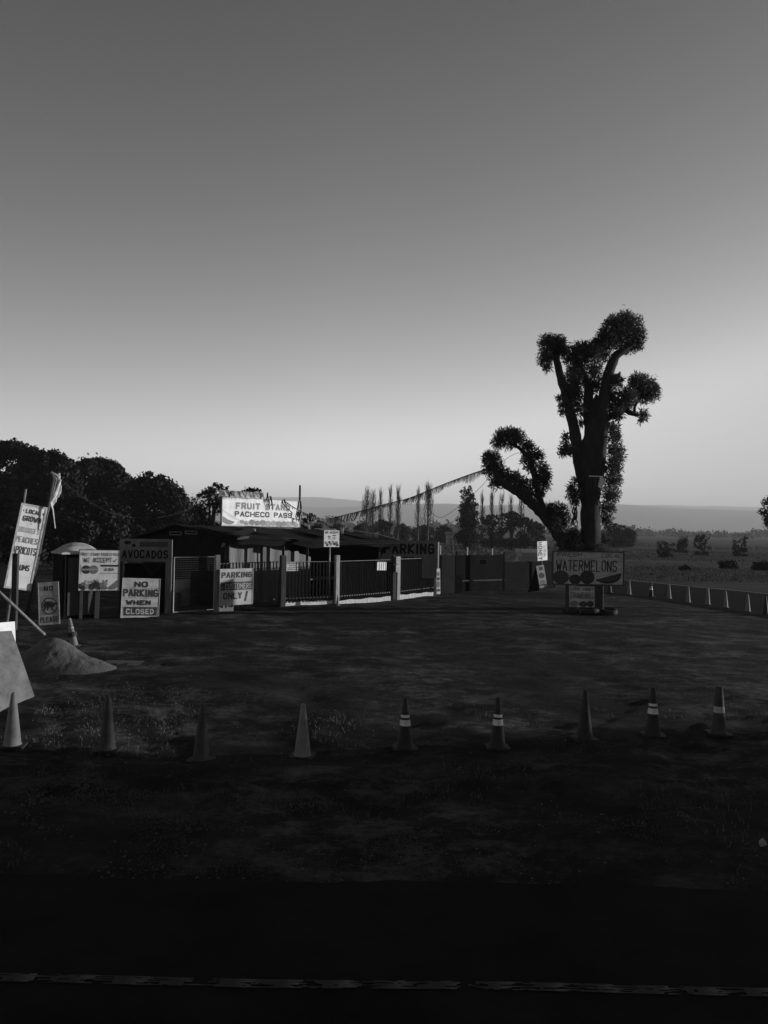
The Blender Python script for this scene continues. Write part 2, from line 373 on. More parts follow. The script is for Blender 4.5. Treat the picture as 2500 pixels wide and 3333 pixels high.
tag(np_mesh('ground', np.stack([X, Y, Z], -1).reshape(-1, 3), Fq, g, smooth=True), kind='structure')
def gz(x, y):
    i = min(max(np.searchsorted(ys, y)-1, 0), ny-2); j = min(max(np.searchsorted(xs, x)-1, 0), nx-2); return float(Z[i, j])
# the highway: rough asphalt edge
N = 700; ex = np.linspace(-60, 60, N); ey = 6.36+.03*np.sin(ex*1.3)+.02*np.sin(ex*4.1)+rng.normal(size=N)*.014
V = []; 
for x, y in zip(ex, ey): V += [(x, -9, .012), (x, y, .012), (x, y+.02, -.06)]
V = np.array(V); I = np.arange(N*3).reshape(N, 3)
Fq = np.concatenate([np.stack([I[:-1, k], I[1:, k], I[1:, k+1], I[:-1, k+1]], -1) for k in (0, 1)])
asp = mat('worn_asphalt', .011, .95, .45, 1.2, .6, spec=.04, bscale=60)
tag(np_mesh('road', V, Fq, asp), kind='structure')
N = 2400; ex = np.linspace(-30, 30, N); V = []
for x in ex:
    u = (x/.335) % 1; zz = .016; yy = 4.93+.01*math.sin(x*2)
    for k in range(9): V.append((x, yy-.045+.0112*k, zz))
V = np.array(V); I = np.arange(N*9).reshape(N, 9)
Fq = np.concatenate([np.stack([I[:-1, k], I[1:, k], I[1:, k+1], I[:-1, k+1]], -1) for k in range(8)])
fc = V[Fq].mean(1); rw = np.repeat(np.arange(8), N-1)
keep = np.array([noise.noise((c[0]*2.2, k*.9, 0))*.8+noise.noise((c[0]*14, k*1.7, 3))+.30*math.sin(c[0]*2*math.pi/.335)-(.0 if k in (0, 1, 6, 7) else .15) > -.30 for c, k in zip(fc, rw)]); Fq = Fq[keep]
ln = bpy.data.materials.new('worn_line_paint'); ln.use_nodes = True; n = ln.node_tree; b = n.nodes['Principled BSDF']; b.inputs['Roughness'].default_value = .8
tcg = node('ShaderNodeTexCoord'); q1 = noise_(9, 6, (1, 9, 1), .8)
wv = node('ShaderNodeTexWave'); wv.inputs['Scale'].default_value = 1/(.335*3.18)/1.0; wv.inputs['Distortion'].default_value = 1.5; wv.inputs['Detail'].default_value = 2
mpw = node('ShaderNodeMapping'); n.links.new(tcg.outputs['Object'], mpw.inputs[0]); n.links.new(mpw.outputs[0], wv.inputs['Vector'])
mw = node('ShaderNodeMath', operation='MULTIPLY'); n.links.new(q1.outputs['Fac'], mw.inputs[0]); n.links.new(wv.outputs['Fac'], mw.inputs[1])
rr = ramp(mw.outputs[0], [(.15, .013), (.38, .03), (.6, .12)]); n.links.new(rr.outputs[0], b.inputs['Base Color'])
tag(np_mesh('edge_line', V, Fq, ln), kind='structure')
# the side road that runs off past the right of the lot, with a pale verge on its far edge
a0, a1 = gp(1985, 1930), gp(2500, 2012); c0, c1 = gp(2000, 1886), gp(2520, 1936)
def ext(a, b, t): return a+(b-a)*t
near = [ext(a0, a1, t) for t in (-.3, 0, .5, 1, 1.5, 2.0)]; farl = [ext(c0, c1, t) for t in (-.3, 0, .5, 1, 1.9, 2.9)]
V = [(p.x, p.y, .010) for p in near]+[(p.x, p.y, .010) for p in farl]; k = len(near)
tag(np_mesh('side_road', np.array(V), np.array([(i, i+1, k+i+1, k+i) for i in range(k-1)]), mat('side_road_asphalt', .012, 1, .45, .8, .5, bscale=30, spec=.03)), kind='structure')
V = [(p.x, p.y, .016) for p in farl]+[(p.x+.2, p.y+.4, .016) for p in farl]
tag(np_mesh('verge', np.array(V), np.array([(i, i+1, k+i+1, k+i) for i in range(k-1)]), mat('pale_verge', .10, .95, .3, 2)), kind='structure')
# hills on the horizon, kilometres away
def hills(name, prof, D, depth, seed):
    px = [p[0] for p in prof]; xx = np.linspace(-1500, 4000, 260); hh = np.interp(xx, px, [p[1] for p in prof])
    V = []; rr_ = 14
    for i, x in enumerate(xx):
        P = at(x, hh[i], D); bx = P.x
        for j in range(rr_):
            t = j/(rr_-1); y = D-depth+2*depth*t; sh = math.sin(math.pi*t)**1.2
            rid = 1+.22*noise.noise((bx*.0011+seed, y*.0011, 0))*(1 if abs(t-.5) > .08 else .08)+ .03*noise.noise((bx*.004, y*.004, seed))
            V.append((bx, y, max(-1, P.z*sh*rid)))
    I = np.arange(len(V)).reshape(len(xx), rr_)
    Fq = np.stack([I[:-1, :-1], I[1:, :-1], I[1:, 1:], I[:-1, 1:]], -1).reshape(-1, 4)
    return tag(np_mesh(name, np.array(V), Fq, M['hill'], smooth=True), kind='structure')
hills('hills', [(-1500, 1620), (0, 1620), (600, 1622), (980, 1648), (1100, 1652), (1300, 1641), (1450, 1640), (1560, 1645), (1800, 1650), (2000, 1652), (2500, 1662), (4000, 1690)], 4600, 1000, 3)
hills('hills', [(-1500, 1618), (0, 1618), (700, 1618), (980, 1622), (1060, 1624), (1180, 1632), (1350, 1648), (1500, 1647), (1800, 1640), (2000, 1642), (2200, 1645), (2500, 1650), (4000, 1665)], 6200, 1000, 9)
# ------------------------------------------------------------------ trees
def tube_px(mb, pts, D, seg=9, wob=.25):
    """a limb through bearings (x, y, half width in px, depth offset) -> tapered tube"""
    P = []; rr = []
    for p in pts:
        dd = D+(p[3] if len(p) > 3 else 0); P.append(at(p[0], p[1], dd)); rr.append(p[2]*dd/F)
    Q = []; q = []
    for i in range(len(P)-1):
        for k in range(4):
            t = k/4; Q.append(P[i].lerp(P[i+1], t)+Vector((random.uniform(-1, 1), random.uniform(-1, 1), 0))*rr[i]*.06); q.append(rr[i]*(1-t)+rr[i+1]*t)
    Q.append(P[-1]); q.append(rr[-1]); mb.tube(Q, q, seg, wob=wob)
D = 31.5
def cv(x, y): return (1400+x*.5425, 950+y*.5425)
base = gp(1921, 1981)
tree = thing('pollarded_tree', 'tall heavily pollarded tree with tufts of leaves along its bare limbs behind the watermelon sign', 'tree', (base.x, base.y, 0))
D = base.y
def limb(pts, name='limb', **kw):
    mb = MB(); tube_px(mb, [cv(p[0], p[1])+(p[2]*.88,)+tuple(p[3:]) for p in pts], D, **kw); return mb.build(name, M['bark'], tree, world=True, smooth=True)
limb([(945, 1890, 50), (952, 1700, 42), (958, 1560, 37), (962, 1400, 35), (962, 1250, 36), (955, 1120, 42), (955, 1020, 45), (972, 920, 39), (985, 800, 33), (990, 700, 18), (1000, 620, 6)], 'trunk', seg=14)
limb([(920, 1190, 16), (903, 1060, 21), (880, 900, 21), (855, 780, 19), (815, 620, 17), (775, 480, 15), (742, 340, 10)])
limb([(955, 1040, 28, .2), (965, 850, 25, .2), (955, 700, 21, .2), (950, 560, 16, .2), (915, 470, 7, .2), (885, 428, 4, .2)])
limb([(1000, 1190, 20, -.1), (1008, 1060, 26, -.2), (1025, 850, 25, -.2), (1040, 650, 22, -.2), (1065, 500, 19, -.2), (1110, 390, 17, -.2), (1175, 335, 12, -.2), (1250, 295, 5, -.2)])
limb([(1050, 760, 14, .3), (1110, 735, 12, .3), (1170, 708, 10, .3), (1205, 728, 10, .3), (1252, 742, 6, .3)])
limb([(1225, 725, 6, .3), (1228, 690, 5, .3), (1265, 620, 3, .3)])
limb([(930, 1640, 30, -.1), (840, 1560, 27, -.2), (745, 1420, 21, -.3), (670, 1330, 19, -.3), (600, 1260, 19, -.4), (530, 1200, 17, -.5), (455, 1160, 15, -.5), (405, 1120, 11, -.5), (370, 1040, 5, -.5)])
limb([(690, 1345, 14, -.3), (655, 1230, 12, -.2), (625, 1090, 11, -.1), (595, 1000, 10, 0), (550, 950, 7, 0), (490, 905, 4, 0)])
tuft = [(735,340,70),(700,300,42),(690,400,42),(770,300,40),(700,455,25),(1130,240,95),(1200,215,75),(1060,285,65),(1245,270,48),(1170,165,45),(1010,315,40),(1100,180,35),(1250,330,26),(1190,330,40),
 (880,365,58),(950,355,55),(835,400,36),(915,330,30),(985,370,48),(1040,380,40),(800,350,35),(900,430,40),(860,540,62),(870,480,48),(870,620,52),(890,700,45),(840,590,35),(985,470,50),(990,560,50),(1110,535,42),(1085,620,48),(1100,700,58),(1130,740,28),(1120,520,30),(1150,655,40),
 (1270,580,78),(1320,605,55),(1240,530,42),(1200,630,45),(1190,680,32),(1280,740,30),(1265,770,16),(1180,600,30),(1340,580,30),(775,640,22),(798,720,24),(790,680,20),(845,730,20),(905,790,22),
 (1100,820,36),(1105,880,38),(1115,960,48),(1100,1050,52),(1095,1130,52),(1085,1220,50),(1065,1300,42),(1055,1370,34),(1060,800,22),(1130,1000,30),
 (815,935,36),(815,870,24),(795,965,24),(850,960,30),(865,1215,42),(848,1175,26),(872,1260,24),(880,1130,24),
 (470,880,60),(425,870,40),(530,870,42),(585,930,42),(635,985,45),(668,1075,48),(680,1150,42),(655,1215,34),(565,1010,24),(500,850,30),(405,910,30),(600,1050,30),(620,1150,30),(690,1110,30),
 (375,1005,50),(365,1060,46),(415,1080,48),(475,1125,52),(545,1160,50),(400,1145,40),(590,1210,38),(340,1000,25),(350,980,20),(520,1110,30),(610,1250,26),
 (760,1330,62),(715,1310,36),(792,1375,42),(745,1390,50),(815,1500,55),(870,1560,60),(1030,1480,46),(860,1470,50),(1010,1560,50),(900,1620,55),(790,1590,40),(1045,1590,40)]
cs = []
for (x, y, r) in tuft:
    w, h = cv(x, y); dd = D+random.uniform(-.5, .5); P = at(w, h, dd); cs.append((P.x, P.y, P.z, r*.5425*dd/F*1.06))
Pn = cloud(cs, 5200, .5)
V, Fq = leaves(Pn, .12, .34, .5)
# loose wisps that stick out of the tufts
Ps = cloud([(a, b_, c, r*1.2) for a, b_, c, r in cs], 500, .3)
V2, F2 = leaves(Ps, .12, .22, .6)
V3, F3 = radial(cs, 2300, .17, .10, .8); V2 = np.concatenate([V2, V3]); F2 = np.concatenate([F2, F3+len(F2)*4])
np_mesh('crown', np.concatenate([V, V2]), np.concatenate([Fq, F2+len(V)]), M['leaf'], tree, off=(base.x, base.y, 0))
mb = MB()
for k in range(7):
    x, y = cv(868+random.uniform(-9, 9), 1290); P = at(x, y, D-.4); Q = [P+Vector((random.uniform(-.06, .06)*j, 0, -.19*j)) for j in range(5)]; mb.tube(Q, [.02, .03, .025, .02, .01], 5, wob=.6)
mb.build('hanging_twigs', M['bark'], tree, world=True)
mb = MB()
for k in range(4):
    x, y = cv(1016+random.uniform(-10, 10), 1105+random.uniform(0, 50)); P = at(x, y, D-1.15)
    mb.slab([P, P+Vector((.12, 0, .03)), P+Vector((.10+random.uniform(-.05, .05), -.03, -.2)), P+Vector((.0, -.02, -.16))], (0, .01, 0))
x, y = cv(955, 1105); mb.bar(at(x, y, D-1.05), at(1400+1035*.5425, 950+1108*.5425, D-1.05), .03)
r_ = mb.build('tied_rag', M['white'], None); r_.name = 'tied_rag'
tag(r_, 'pale rag tied high on the trunk of the pollarded tree', 'rag')

def bushy(name, label, cat, x, ybase, D, blobs, m='leafD', leaf=.32, per=300, group=None, trunk=.22, wisps=1, sq=.8):
    b0 = gp(x, ybase) if D is None else Vector((at(x, 1750, D).x, D, 0))
    D = b0.y; t = thing(name, label, cat, (b0.x, b0.y, 0), group=group); cs = []
    for (px, py, r) in blobs:
        rm = r*D/F; dd = D+random.uniform(-.7, .7)*rm
        P = at(px, py, dd); cs.append((P.x, P.y, max(P.z, rm*.5), rm))
    P = cloud(cs, per, .5); P = P[P[:, 2] > .02]
    V, Fq = leaves(P, leaf, .55)
    Ps = cloud([(a, b_, c, r*1.12) for a, b_, c, r in cs], per*.16*wisps, .12); Ps = Ps[Ps[:, 2] > .02]
    V2, F2 = leaves(Ps, leaf*.8, .45)
    np_mesh('crown', np.concatenate([V, V2]), np.concatenate([Fq, F2+len(V)]), M[m], t, off=(b0.x, b0.y, 0))
    mb = MB(); top = max(cs, key=lambda c: c[2]); T = Vector((b0.x*.5+top[0]*.5, b0.y, top[2]*.75))
    mb.tube([b0, b0.lerp(T, .3)+Vector((.1, 0, 0)), b0.lerp(T, .65), T], [trunk*1.2, trunk, trunk*.7, trunk*.3], 8, wob=.2)
    for c in sorted(cs, key=lambda c: -c[3])[:5]:
        mb.tube([b0.lerp(T, .35), b0.lerp(T, .5).lerp(Vector(c[:3]), .5), Vector(c[:3])], [trunk*.5, trunk*.35, trunk*.12], 6)
    mb.build('trunk', M['bark'], t, world=True, smooth=True)
    return t
G = 'dark oaks behind the stand'
def mass(x0, x1, top, bot, r, n_):
    o = []
    for i in range(n_):
        x = x0+(x1-x0)*((i*.618) % 1); tt = np.interp(x, [p[0] for p in top], [p[1] for p in top]); y = random.uniform(tt+r*.9, bot); o.append((x, y, r*random.uniform(.6, 1.15)))
    for i in range(n_):
        x = x0+(x1-x0)*(i+random.random())/n_; tt = np.interp(x, [p[0] for p in top], [p[1] for p in top]); q = r*random.uniform(.12, .5); o.append((x, tt+q*random.uniform(.5, 2.2), q))
    return o
bushy('oak_tree', 'tallest dark oak at the left edge of the trees behind the stand', 'tree', 20, 1, 62, mass(-90, 110, [(-100, 1440), (0, 1432), (60, 1440), (110, 1470)], 1800, 48, 64), group=G, leaf=.34, per=300)
bushy('oak_tree', 'broad dark oak just behind the leaning pole with the rag', 'tree', 165, 1, 58, mass(80, 245, [(80, 1452), (150, 1462), (200, 1478), (245, 1520)], 1800, 46, 62), group=G, leaf=.32, per=310)
bushy('oak_tree', 'very dark round topped oak between the broad oak and the paler tree', 'tree', 330, 1, 70, mass(235, 430, [(235, 1510), (270, 1494), (330, 1490), (380, 1508), (430, 1562)], 1790, 44, 64), group=G, leaf=.34, per=300)
bushy('scrub_tree', 'loose crowned tree with feathery top at the right end of the dark oaks', 'tree', 510, 1, 60, mass(405, 605, [(405, 1590), (440, 1555), (490, 1534), (540, 1552), (590, 1590), (605, 1620)], 1790, 40, 60), group=G, leaf=.26, per=330, m='leafM', wisps=2)
bushy('scrub_tree', 'low bushy tree in front of the oaks above the portable toilet', 'tree', 270, 1, 46, mass(120, 420, [(120, 1640), (250, 1600), (420, 1640)], 1760, 34, 22), group=G, leaf=.25, per=330, m='leafM')
bushy('scrub_tree', 'small feathery tree at the left edge of the big roof sign', 'tree', 690, 1, 48, mass(640, 755, [(640, 1610), (700, 1568), (735, 1580), (755, 1600)], 1740, 26, 20), leaf=.2, per=520, m='leafM', wisps=2)
bushy('round_bush', 'dark bush whose top shows just over the middle of the roof sign', 'bush', 820, 1, 52, mass(785, 850, [(785, 1600), (815, 1586), (850, 1592)], 1740, 18, 16), leaf=.2, per=520)
bushy('round_bush', 'low dark hedge plant between the feathery tree and the oaks', 'bush', 610, 1, 66, mass(570, 660, [(570, 1655), (610, 1640), (660, 1655)], 1740, 18, 14), leaf=.25, per=420, m='leafM')
bushy('round_bush', 'dark rounded bush just right of the roof sign', 'bush', 1010, 1, 58, mass(985, 1045, [(985, 1690), (1015, 1668), (1045, 1690)], 1730, 14, 12), leaf=.22, per=520)
G2 = 'dark bushes at the far side of the field'
for (x, y0, hw, D_, lb) in [(1180, 1700, 26, 130, 'low dark bush far behind the bunting left of the first bare poplar'), (1245, 1690, 34, 135, 'dark bush under the first clump of bare poplars'), (1100, 1702, 30, 150, 'long low bush far beyond the right end of the roof'),
     (1380, 1706, 32, 150, 'dark bush under the pair of bare poplars right of the parking sign'), (1310, 1702, 22, 160, 'small bush beyond the parking area sign'), (1445, 1705, 24, 170, 'grey bush left of the dense dark cypress'),
     (1600, 1672, 36, 125, 'dark rounded bush right of the dense dark cypress'), (1665, 1662, 40, 120, 'biggest dark bush in the clump under the row of thin poplars'), (1710, 1680, 26, 118, 'dark bush at the right end of the clump, left of the leaning limb'),
     (1745, 1695, 26, 140, 'pale loose bush directly behind the lowest leaning limb'), (2000, 1700, 36, 150, 'grey bush just right of the pollarded trunk'), (2045, 1716, 20, 160, 'small bush at the start of the open field')]:
    bushy('round_bush', lb, 'bush', x, 1, D_, mass(x-hw, x+hw, [(x-hw, y0+14), (x, y0), (x+hw, y0+14)], 1762, 13, 22)+[(x, y0+16, 15), (x-12, y0+26, 15), (x+12, y0+26, 15)]+[(x-hw+6+k_*8, y_, 11) for k_ in range(int(hw/4)-1) for y_ in (1762, 1774)], leaf=.42, per=110, m='leafM', group=G2)
bushy('cypress_tree', 'dense dark upright tree with ragged top between the bare poplars', 'tree', 1522, 1, 110, [(1530, 1586, 6), (1529, 1596, 8), (1520, 1606, 11), (1507, 1618, 9), (1534, 1612, 10), (1540, 1622, 9), (1528, 1630, 17), (1512, 1645, 17), (1538, 1648, 15), (1522, 1660, 22), (1505, 1665, 14), (1545, 1672, 14), (1522, 1680, 25), (1540, 1700, 24), (1508, 1700, 25), (1525, 1722, 28), (1500, 1600, 5), (1512, 1588, 5), (1511, 1598, 6), (1549, 1640, 7), (1525, 1748, 28), (1500, 1750, 22), (1548, 1750, 22), (1525, 1770, 26)], leaf=.34, per=330, m='leafD', wisps=2)
G3 = 'bare poplars beyond the field'
def poplar(x, ytop, ybase, D, spread, label, dens=60):
    b0 = Vector((at(x, 1750, D).x, D, 0)); top = at(x, ytop, D).z; t = thing('bare_poplar', label, 'tree', b0, group=G3)
    mb = MB(); mb.tube([b0, b0+Vector((0, 0, top*.5)), b0+Vector((.1, 0, top*.95))], [.2, .12, .03], 6); mb.build('trunk', M['twig'], t, world=True)
    mb = MB(); sp = 1.9*spread*D/F
    for i in range(dens):
        u = random.random()**.8; z0 = top*(.12+.72*u); a = random.random()*6.28
        L = top*random.uniform(.14, .3)*(1.1-u*.5); r = sp*random.uniform(.4, 1)*(1.1-u*.75)
        z1 = min(z0+L, top*random.uniform(.9, 1.0)); p0 = b0+Vector((0, 0, z0)); p2 = b0+Vector((math.cos(a)*r, math.sin(a)*r, z1)); p1 = p0.lerp(p2, .45)+Vector((math.cos(a)*r*.3, math.sin(a)*r*.3, -L*.05))
        mb.tube([p0, p1, p2], [.042, .034, .014], 3, cap=False)
        for k in range(2):
            q = p0.lerp(p2, random.uniform(.3, .9)); mb.tube([q, q+Vector((random.uniform(-.4, .4), random.uniform(-.3, .3), random.uniform(.6, 1.3)))], [.018, .01], 3, cap=False)
    mb.build('branches', M['twig'], t, world=True)
for (x, yt, D_, sp, dn, lb) in [(1192, 1585, 120, 17, 90, 'leftmost bare poplar, the widest of the first clump'), (1212, 1592, 122, 14, 70, 'bare poplar close against the widest leftmost one'), (1236, 1582, 140, 10, 50, 'thin bare poplar second in the line left of the bunting rise'),
     (1269, 1570, 140, 8, 40, 'very slender poplar with a single needle like top'), (1294, 1574, 130, 10, 70, 'narrow dense bare poplar right of the needle topped one'), (1360, 1580, 140, 9, 50, 'narrower left one of the two poplars crossed by the bunting'), (1392, 1564, 130, 17, 110, 'taller wider right one of the two poplars crossed by the bunting'),
     (1568, 1585, 150, 9, 50, 'thin poplar immediately right of the dense dark tree'), (1600, 1588, 150, 11, 60, 'second thin poplar right of the dense dark tree'), (1632, 1598, 150, 13, 60, 'third thin poplar right of the dense dark tree'), (1662, 1604, 150, 10, 45, 'fourth poplar, seen just under the lowest leafy limb'), (1695, 1608, 150, 12, 50, 'poplar nearest the lowest leaning limb')]:
    poplar(x, yt, 1745, D_, sp, lb, dn)
for (x, y0, hw, D_, lb) in [(2288, 1738, 26, 110, 'largest soft dark bush in the open field at the right'), (2222, 1746, 14, 120, 'smaller pale bush left of the largest field bush'), (2408, 1742, 22, 105, 'dark bush in the field near the right edge'), (2228, 1842, 13, 62, 'small dark tuft bush nearest the side road'), (2170, 1758, 30, 95, 'long low dark strip of scrub in the field'), (2370, 1822, 26, 66, 'low spread of scrub in the near field'), (2480, 1826, 30, 64, 'low scrub cut by the right edge beyond the side road')]:
    yb = 1722+.0175*(x-1250)+2.9*F/D_; bushy('field_bush', lb, 'bush', x, 1, D_, [(x+random.uniform(-hw, hw), random.uniform(y0+5, max(yb-2, y0+8)), random.uniform(5, 8)) for k_ in range(44)]+[(x+random.uniform(-hw, hw), yb-3, 6) for k_ in range(20)], leaf=.24, per=260, m='leafM', group='low bushes in the right field', trunk=.06)
bushy('oak_tree', 'dark tree cut off by the right edge of the photograph', 'tree', 2545, 1, 95, [(2490, 1640, 14), (2482, 1668, 16), (2505, 1630, 22), (2510, 1668, 28), (2496, 1690, 16), (2520, 1700, 26), (2500, 1712, 12)], leaf=.4, per=140)
# unseen wood right of the frame, added to keep the last sun off the roadside
cs = []
for i in range(150):
    y = random.uniform(-22, 18.8); x = random.uniform(44, 51); r = random.uniform(1.3, 2.0); cs.append((x, y, random.uniform(.6, 7.2), r))
V, Fq = leaves(cloud(cs, 130, .5), .5, .6); V = V*1.0
tag(np_mesh('added_shade_wood', V, Fq, M['leafD']), 'unseen low wood added to shade the roadside', 'wood', kind='stuff')
for (x, y0, hw, D_, lb) in [(60, 1700, 80, 42, 'low scrub below the tallest oak at the left edge'), (230, 1690, 70, 44, 'low scrub between the toilet roof and the oaks'), (400, 1700, 70, 48, 'low scrub behind the avocados banner'), (660, 1690, 60, 52, 'low scrub just left of the roof sign')]:
    bushy('scrub_bush', lb, 'bush', x, 1, D_, mass(x-hw, x+hw, [(x-hw, y0+14), (x, y0), (x+hw, y0+14)], 1830, 26, 30), leaf=.22, per=420, m='leafM', group='low scrub in front of the oaks')
# woodland on the horizon: one mass
cs = []
for i in range(1500):
    x = random.uniform(-400, 3000); D_ = random.uniform(700, 1500)
    hgt = random.uniform(4, 9)*(1.5 if x < 1500 else 1.0)*(1+.4*math.sin(x*.013)+.3*math.sin(x*.041)); P = at(x, 1740, D_)
    r = random.uniform(3, 7)
    for k in range(3): cs.append((P.x+random.uniform(-6, 6), D_+random.uniform(-6, 6), max(1.5, (hgt-r*.6)*random.uniform(.4, 1)), r*random.uniform(.6, 1)))
P = cloud(cs, .9, .5); P = P[P[:, 2] > 0]; V, Fq = leaves(P, 2.6, .7)
tag(np_mesh('far_woodland', V, Fq, M['far']), 'dark line of far woodland along the horizon', 'woodland', kind='stuff')
# ------------------------------------------------------------------ the fruit stand building
d_ = Vector((.68, .73, 0)).normalized(); n_ = Vector((d_.y, -d_.x, 0))      # along the front, and out of the front
Pr = Vector((-5.66, 27.5, 0)); wd = 5.6; UP = Vector((0, 0, 1))
bld = thing('fruit_stand_building', 'low dark shed with a gabled end and a long open front behind the fence', 'shed', tuple(Pr))
L = 8.6
pk = Pr-n_*2.8; Pl = Pr-n_*wd
zr, zp, zl = 2.62, 2.95, 2.42
mb = MB(); mb.slab([Pl, Pr, Pr+UP*zr, pk+UP*zp, Pl+UP*zl], d_*.1); mb.build('gable_wall', M['dark'], bld, world=True)
mb = MB(); mb.slab([Pl+d_*.12, Pl+d_*L, Pl+d_*L+UP*(zl-.05), Pl+d_*.12+UP*(zl-.05)], n_*.08)
mb.slab([Pl+d_*L, Pr+d_*L-n_*.2, Pr+d_*L-n_*.2+UP*2.2, Pl+d_*L+UP*2.2], -d_*.08); mb.build('back_wall', M['mesh'], bld, world=True)
# roof: two slopes with a sagging, patched front edge
mb = MB(); o = d_*-.35
def roof_slope(a0, a1, b0, b1, th, n=14, sag=.04):
    top = []; 
    for i in range(n+1):
        t = i/n; w = Vector((0, 0, -sag*math.sin(math.pi*t)+random.uniform(-.012, .012)))
        top.append((a0.lerp(a1, t)+w, b0.lerp(b1, t)+w*2))
    for i in range(n):
        q = [top[i][0], top[i+1][0], top[i+1][1], top[i][1]]; mb.hexa([p-UP*th for p in q], q)
E0 = Pr+n_*.45+o+UP*2.60; E1 = Pr+n_*.55+d_*(L+.2)+UP*2.30
roof_slope(pk+o+UP*zp, pk+d_*L+UP*2.82, E0, E1, .05)
roof_slope(pk+o+UP*zp, pk+d_*L+UP*2.82, Pl-n_*.3+o+UP*(zl-.04), Pl-n_*.3+d_*L+UP*2.25, .05)
roof = mb.build('roof', M['roof'], bld, world=True)
mb = MB()
for i in range(9):
    t = random.uniform(0, L-1.4); a = pk+d_*t+UP*(2.95-t*.015+.02); e = E0+(E1-E0)*(t/L)+UP*.02
    s0, s1 = random.uniform(0, .4), random.uniform(.6, 1); w = random.uniform(.4, 1.1)
    q = [a.lerp(e, s0), a.lerp(e, s0)+d_*w, a.lerp(e, s1)+d_*w, a.lerp(e, s1)]; q = [p+UP*.004*i for p in q]; mb.hexa(q, [p+UP*.012 for p in q])
mb.build('felt_patches', M['tarpD'], roof, world=True)
# slot vents in the gable
for x in (573, 624):
    P = Pl+(Pr-Pl)*0; mb = MB()
    def on_gable(px, py):
        r = ray(px, py); O = Vector((0, 0, H)); q = Pr-d_*.01; t = (q-O).dot(d_)/r.dot(d_); return O+r*t
    q = [on_gable(x-19, 1731+(x-573)*-.05), on_gable(x+19, 1732+(x-573)*-.05), on_gable(x+19, 1741+(x-573)*-.05), on_gable(x-19, 1740+(x-573)*-.05)]
    for i in range(4): mb.bar(q[i]-d_*.02, q[(i+1) % 4]-d_*.02, .035)
    mb.build('vent_frame', M['post'], bld, world=True)
# front posts, beam, hanging tarps
def on_front(px, py, off=0.0):
    r = ray(px, py); O = Vector((0, 0, H)); q = Pr+n_*off; t = (q-O).dot(n_)/r.dot(n_); return O+r*t
mb = MB(); q = [on_front(735, 1752), on_front(1238, 1772)]; a, b_ = Pr+UP*2.5, Pr+d_*L+UP*2.2
mb.bar(a, b_, .10, .16); mb.build('beam', M['postD'], bld, world=True)
for x in (742, 852, 922, 1000, 1236):
    P = on_front(x, 1800); mb = MB(); mb.bar(Vector((P.x, P.y, 0)), Vector((P.x, P.y, 2.3)), .10); mb.build('post', M['postD'], bld, world=True)
# pale tarpaulin curtain a little inside the posts
K = 60; V = []; V2 = []
for i in range(K+1):
    x = 738+(1012-738)*i/K; u = (i/K*2.6) % 1; top = 1771+ (14*(2*abs(u-.5))**3) + (8 if i/K > .85 else 0) + (0 if i/K < .55 else 34*((i/K-.55)/.45)**1.3)
    P = on_front(x, top, -.35); w = n_*.012*math.sin(i*.7)
    V += [tuple(P+w), tuple(Vector((P.x, P.y, .05))+w*1.5)]
for i in range(K+1): V += [tuple(Vector(V[2*i])-n_*.006), tuple(Vector(V[2*i+1])-n_*.006)]
I = np.arange(K); Fq = np.stack([2*I, 2*I+2, 2*I+3, 2*I+1], -1); F2 = Fq+2*(K+1)
np_mesh('tarp_curtain', np.array(V), np.concatenate([Fq, F2[:, ::-1]]), M['tarp'], bld, off=tuple(Pr), smooth=True)
# dark drooping valance along the eave
K = 70; V = []
for i in range(K+1):
    t = i/K; a = E0.lerp(E1, t)-n_*.03-UP*.03; dr = .24+.06*abs(math.sin(t*9.2))+.04*math.sin(t*31)
    if t > .62: dr *= .55
    V += [tuple(a), tuple(a-UP*dr-n_*.12)]
I = np.arange(K); Fq = np.stack([2*I, 2*I+2, 2*I+3, 2*I+1], -1)
np_mesh('valance', np.array(V), Fq, M['tarpD'], bld, off=tuple(Pr), smooth=True)
# scraps on the roof
def scrap(name, label, cat, pts, D, m, th=(0, .03, .01), group=None):
    mb = MB(); mb.slab([at(x, y, D) for x, y in pts], th); o = mb.build(name, M[m]); c = sum((Vector(v.co) for v in o.data.vertices), Vector())/len(o.data.vertices)
    o.data.transform(Matrix.Translation(-c)); o.location = c; return tag(o, label, cat, group)
scrap('white_sheet', 'long white sheet lying on the roof left of the small card sign', 'sheet', [(1024, 1720), (1088, 1722), (1104, 1731), (1060, 1728)], 33.2, 'white')
scrap('torn_rag', 'torn bright rag on the roof just right of the roof sign', 'rag', [(990, 1704), (1006, 1710), (1010, 1722), (1004, 1725), (1001, 1714), (992, 1712)], 33, 'cloth')
scrap('torn_tarp', 'crumpled grey tarp bunched over the eave above the gate', 'tarp', [(738, 1737), (790, 1726), (828, 1722), (830, 1730), (800, 1741), (760, 1740)], 27.6, 'greyb', th=(0, .2, .02))
scrap('torn_rag', 'bright torn strip hanging under the eave tarp above the parking sign', 'rag', [(750, 1746), (784, 1748), (812, 1746), (810, 1752), (780, 1757), (752, 1755)], 27.4, 'cloth')
scrap('torn_rag', 'grey ragged strip hanging down beside the gate post', 'rag', [(727, 1756), (738, 1748), (735, 1772), (722, 1784), (720, 1780)], 27.3, 'greyb')
scrap('roof_box', 'small pale box lamp on the roof right of the white sheet', 'box', [(1108, 1716), (1122, 1716), (1122, 1719), (1128, 1719), (1128, 1715), (1130, 1712), (1119, 1711), (1117, 1737), (1110, 1737)], 33.4, 'cloth', th=(0, .08, 0))
mb = MB()
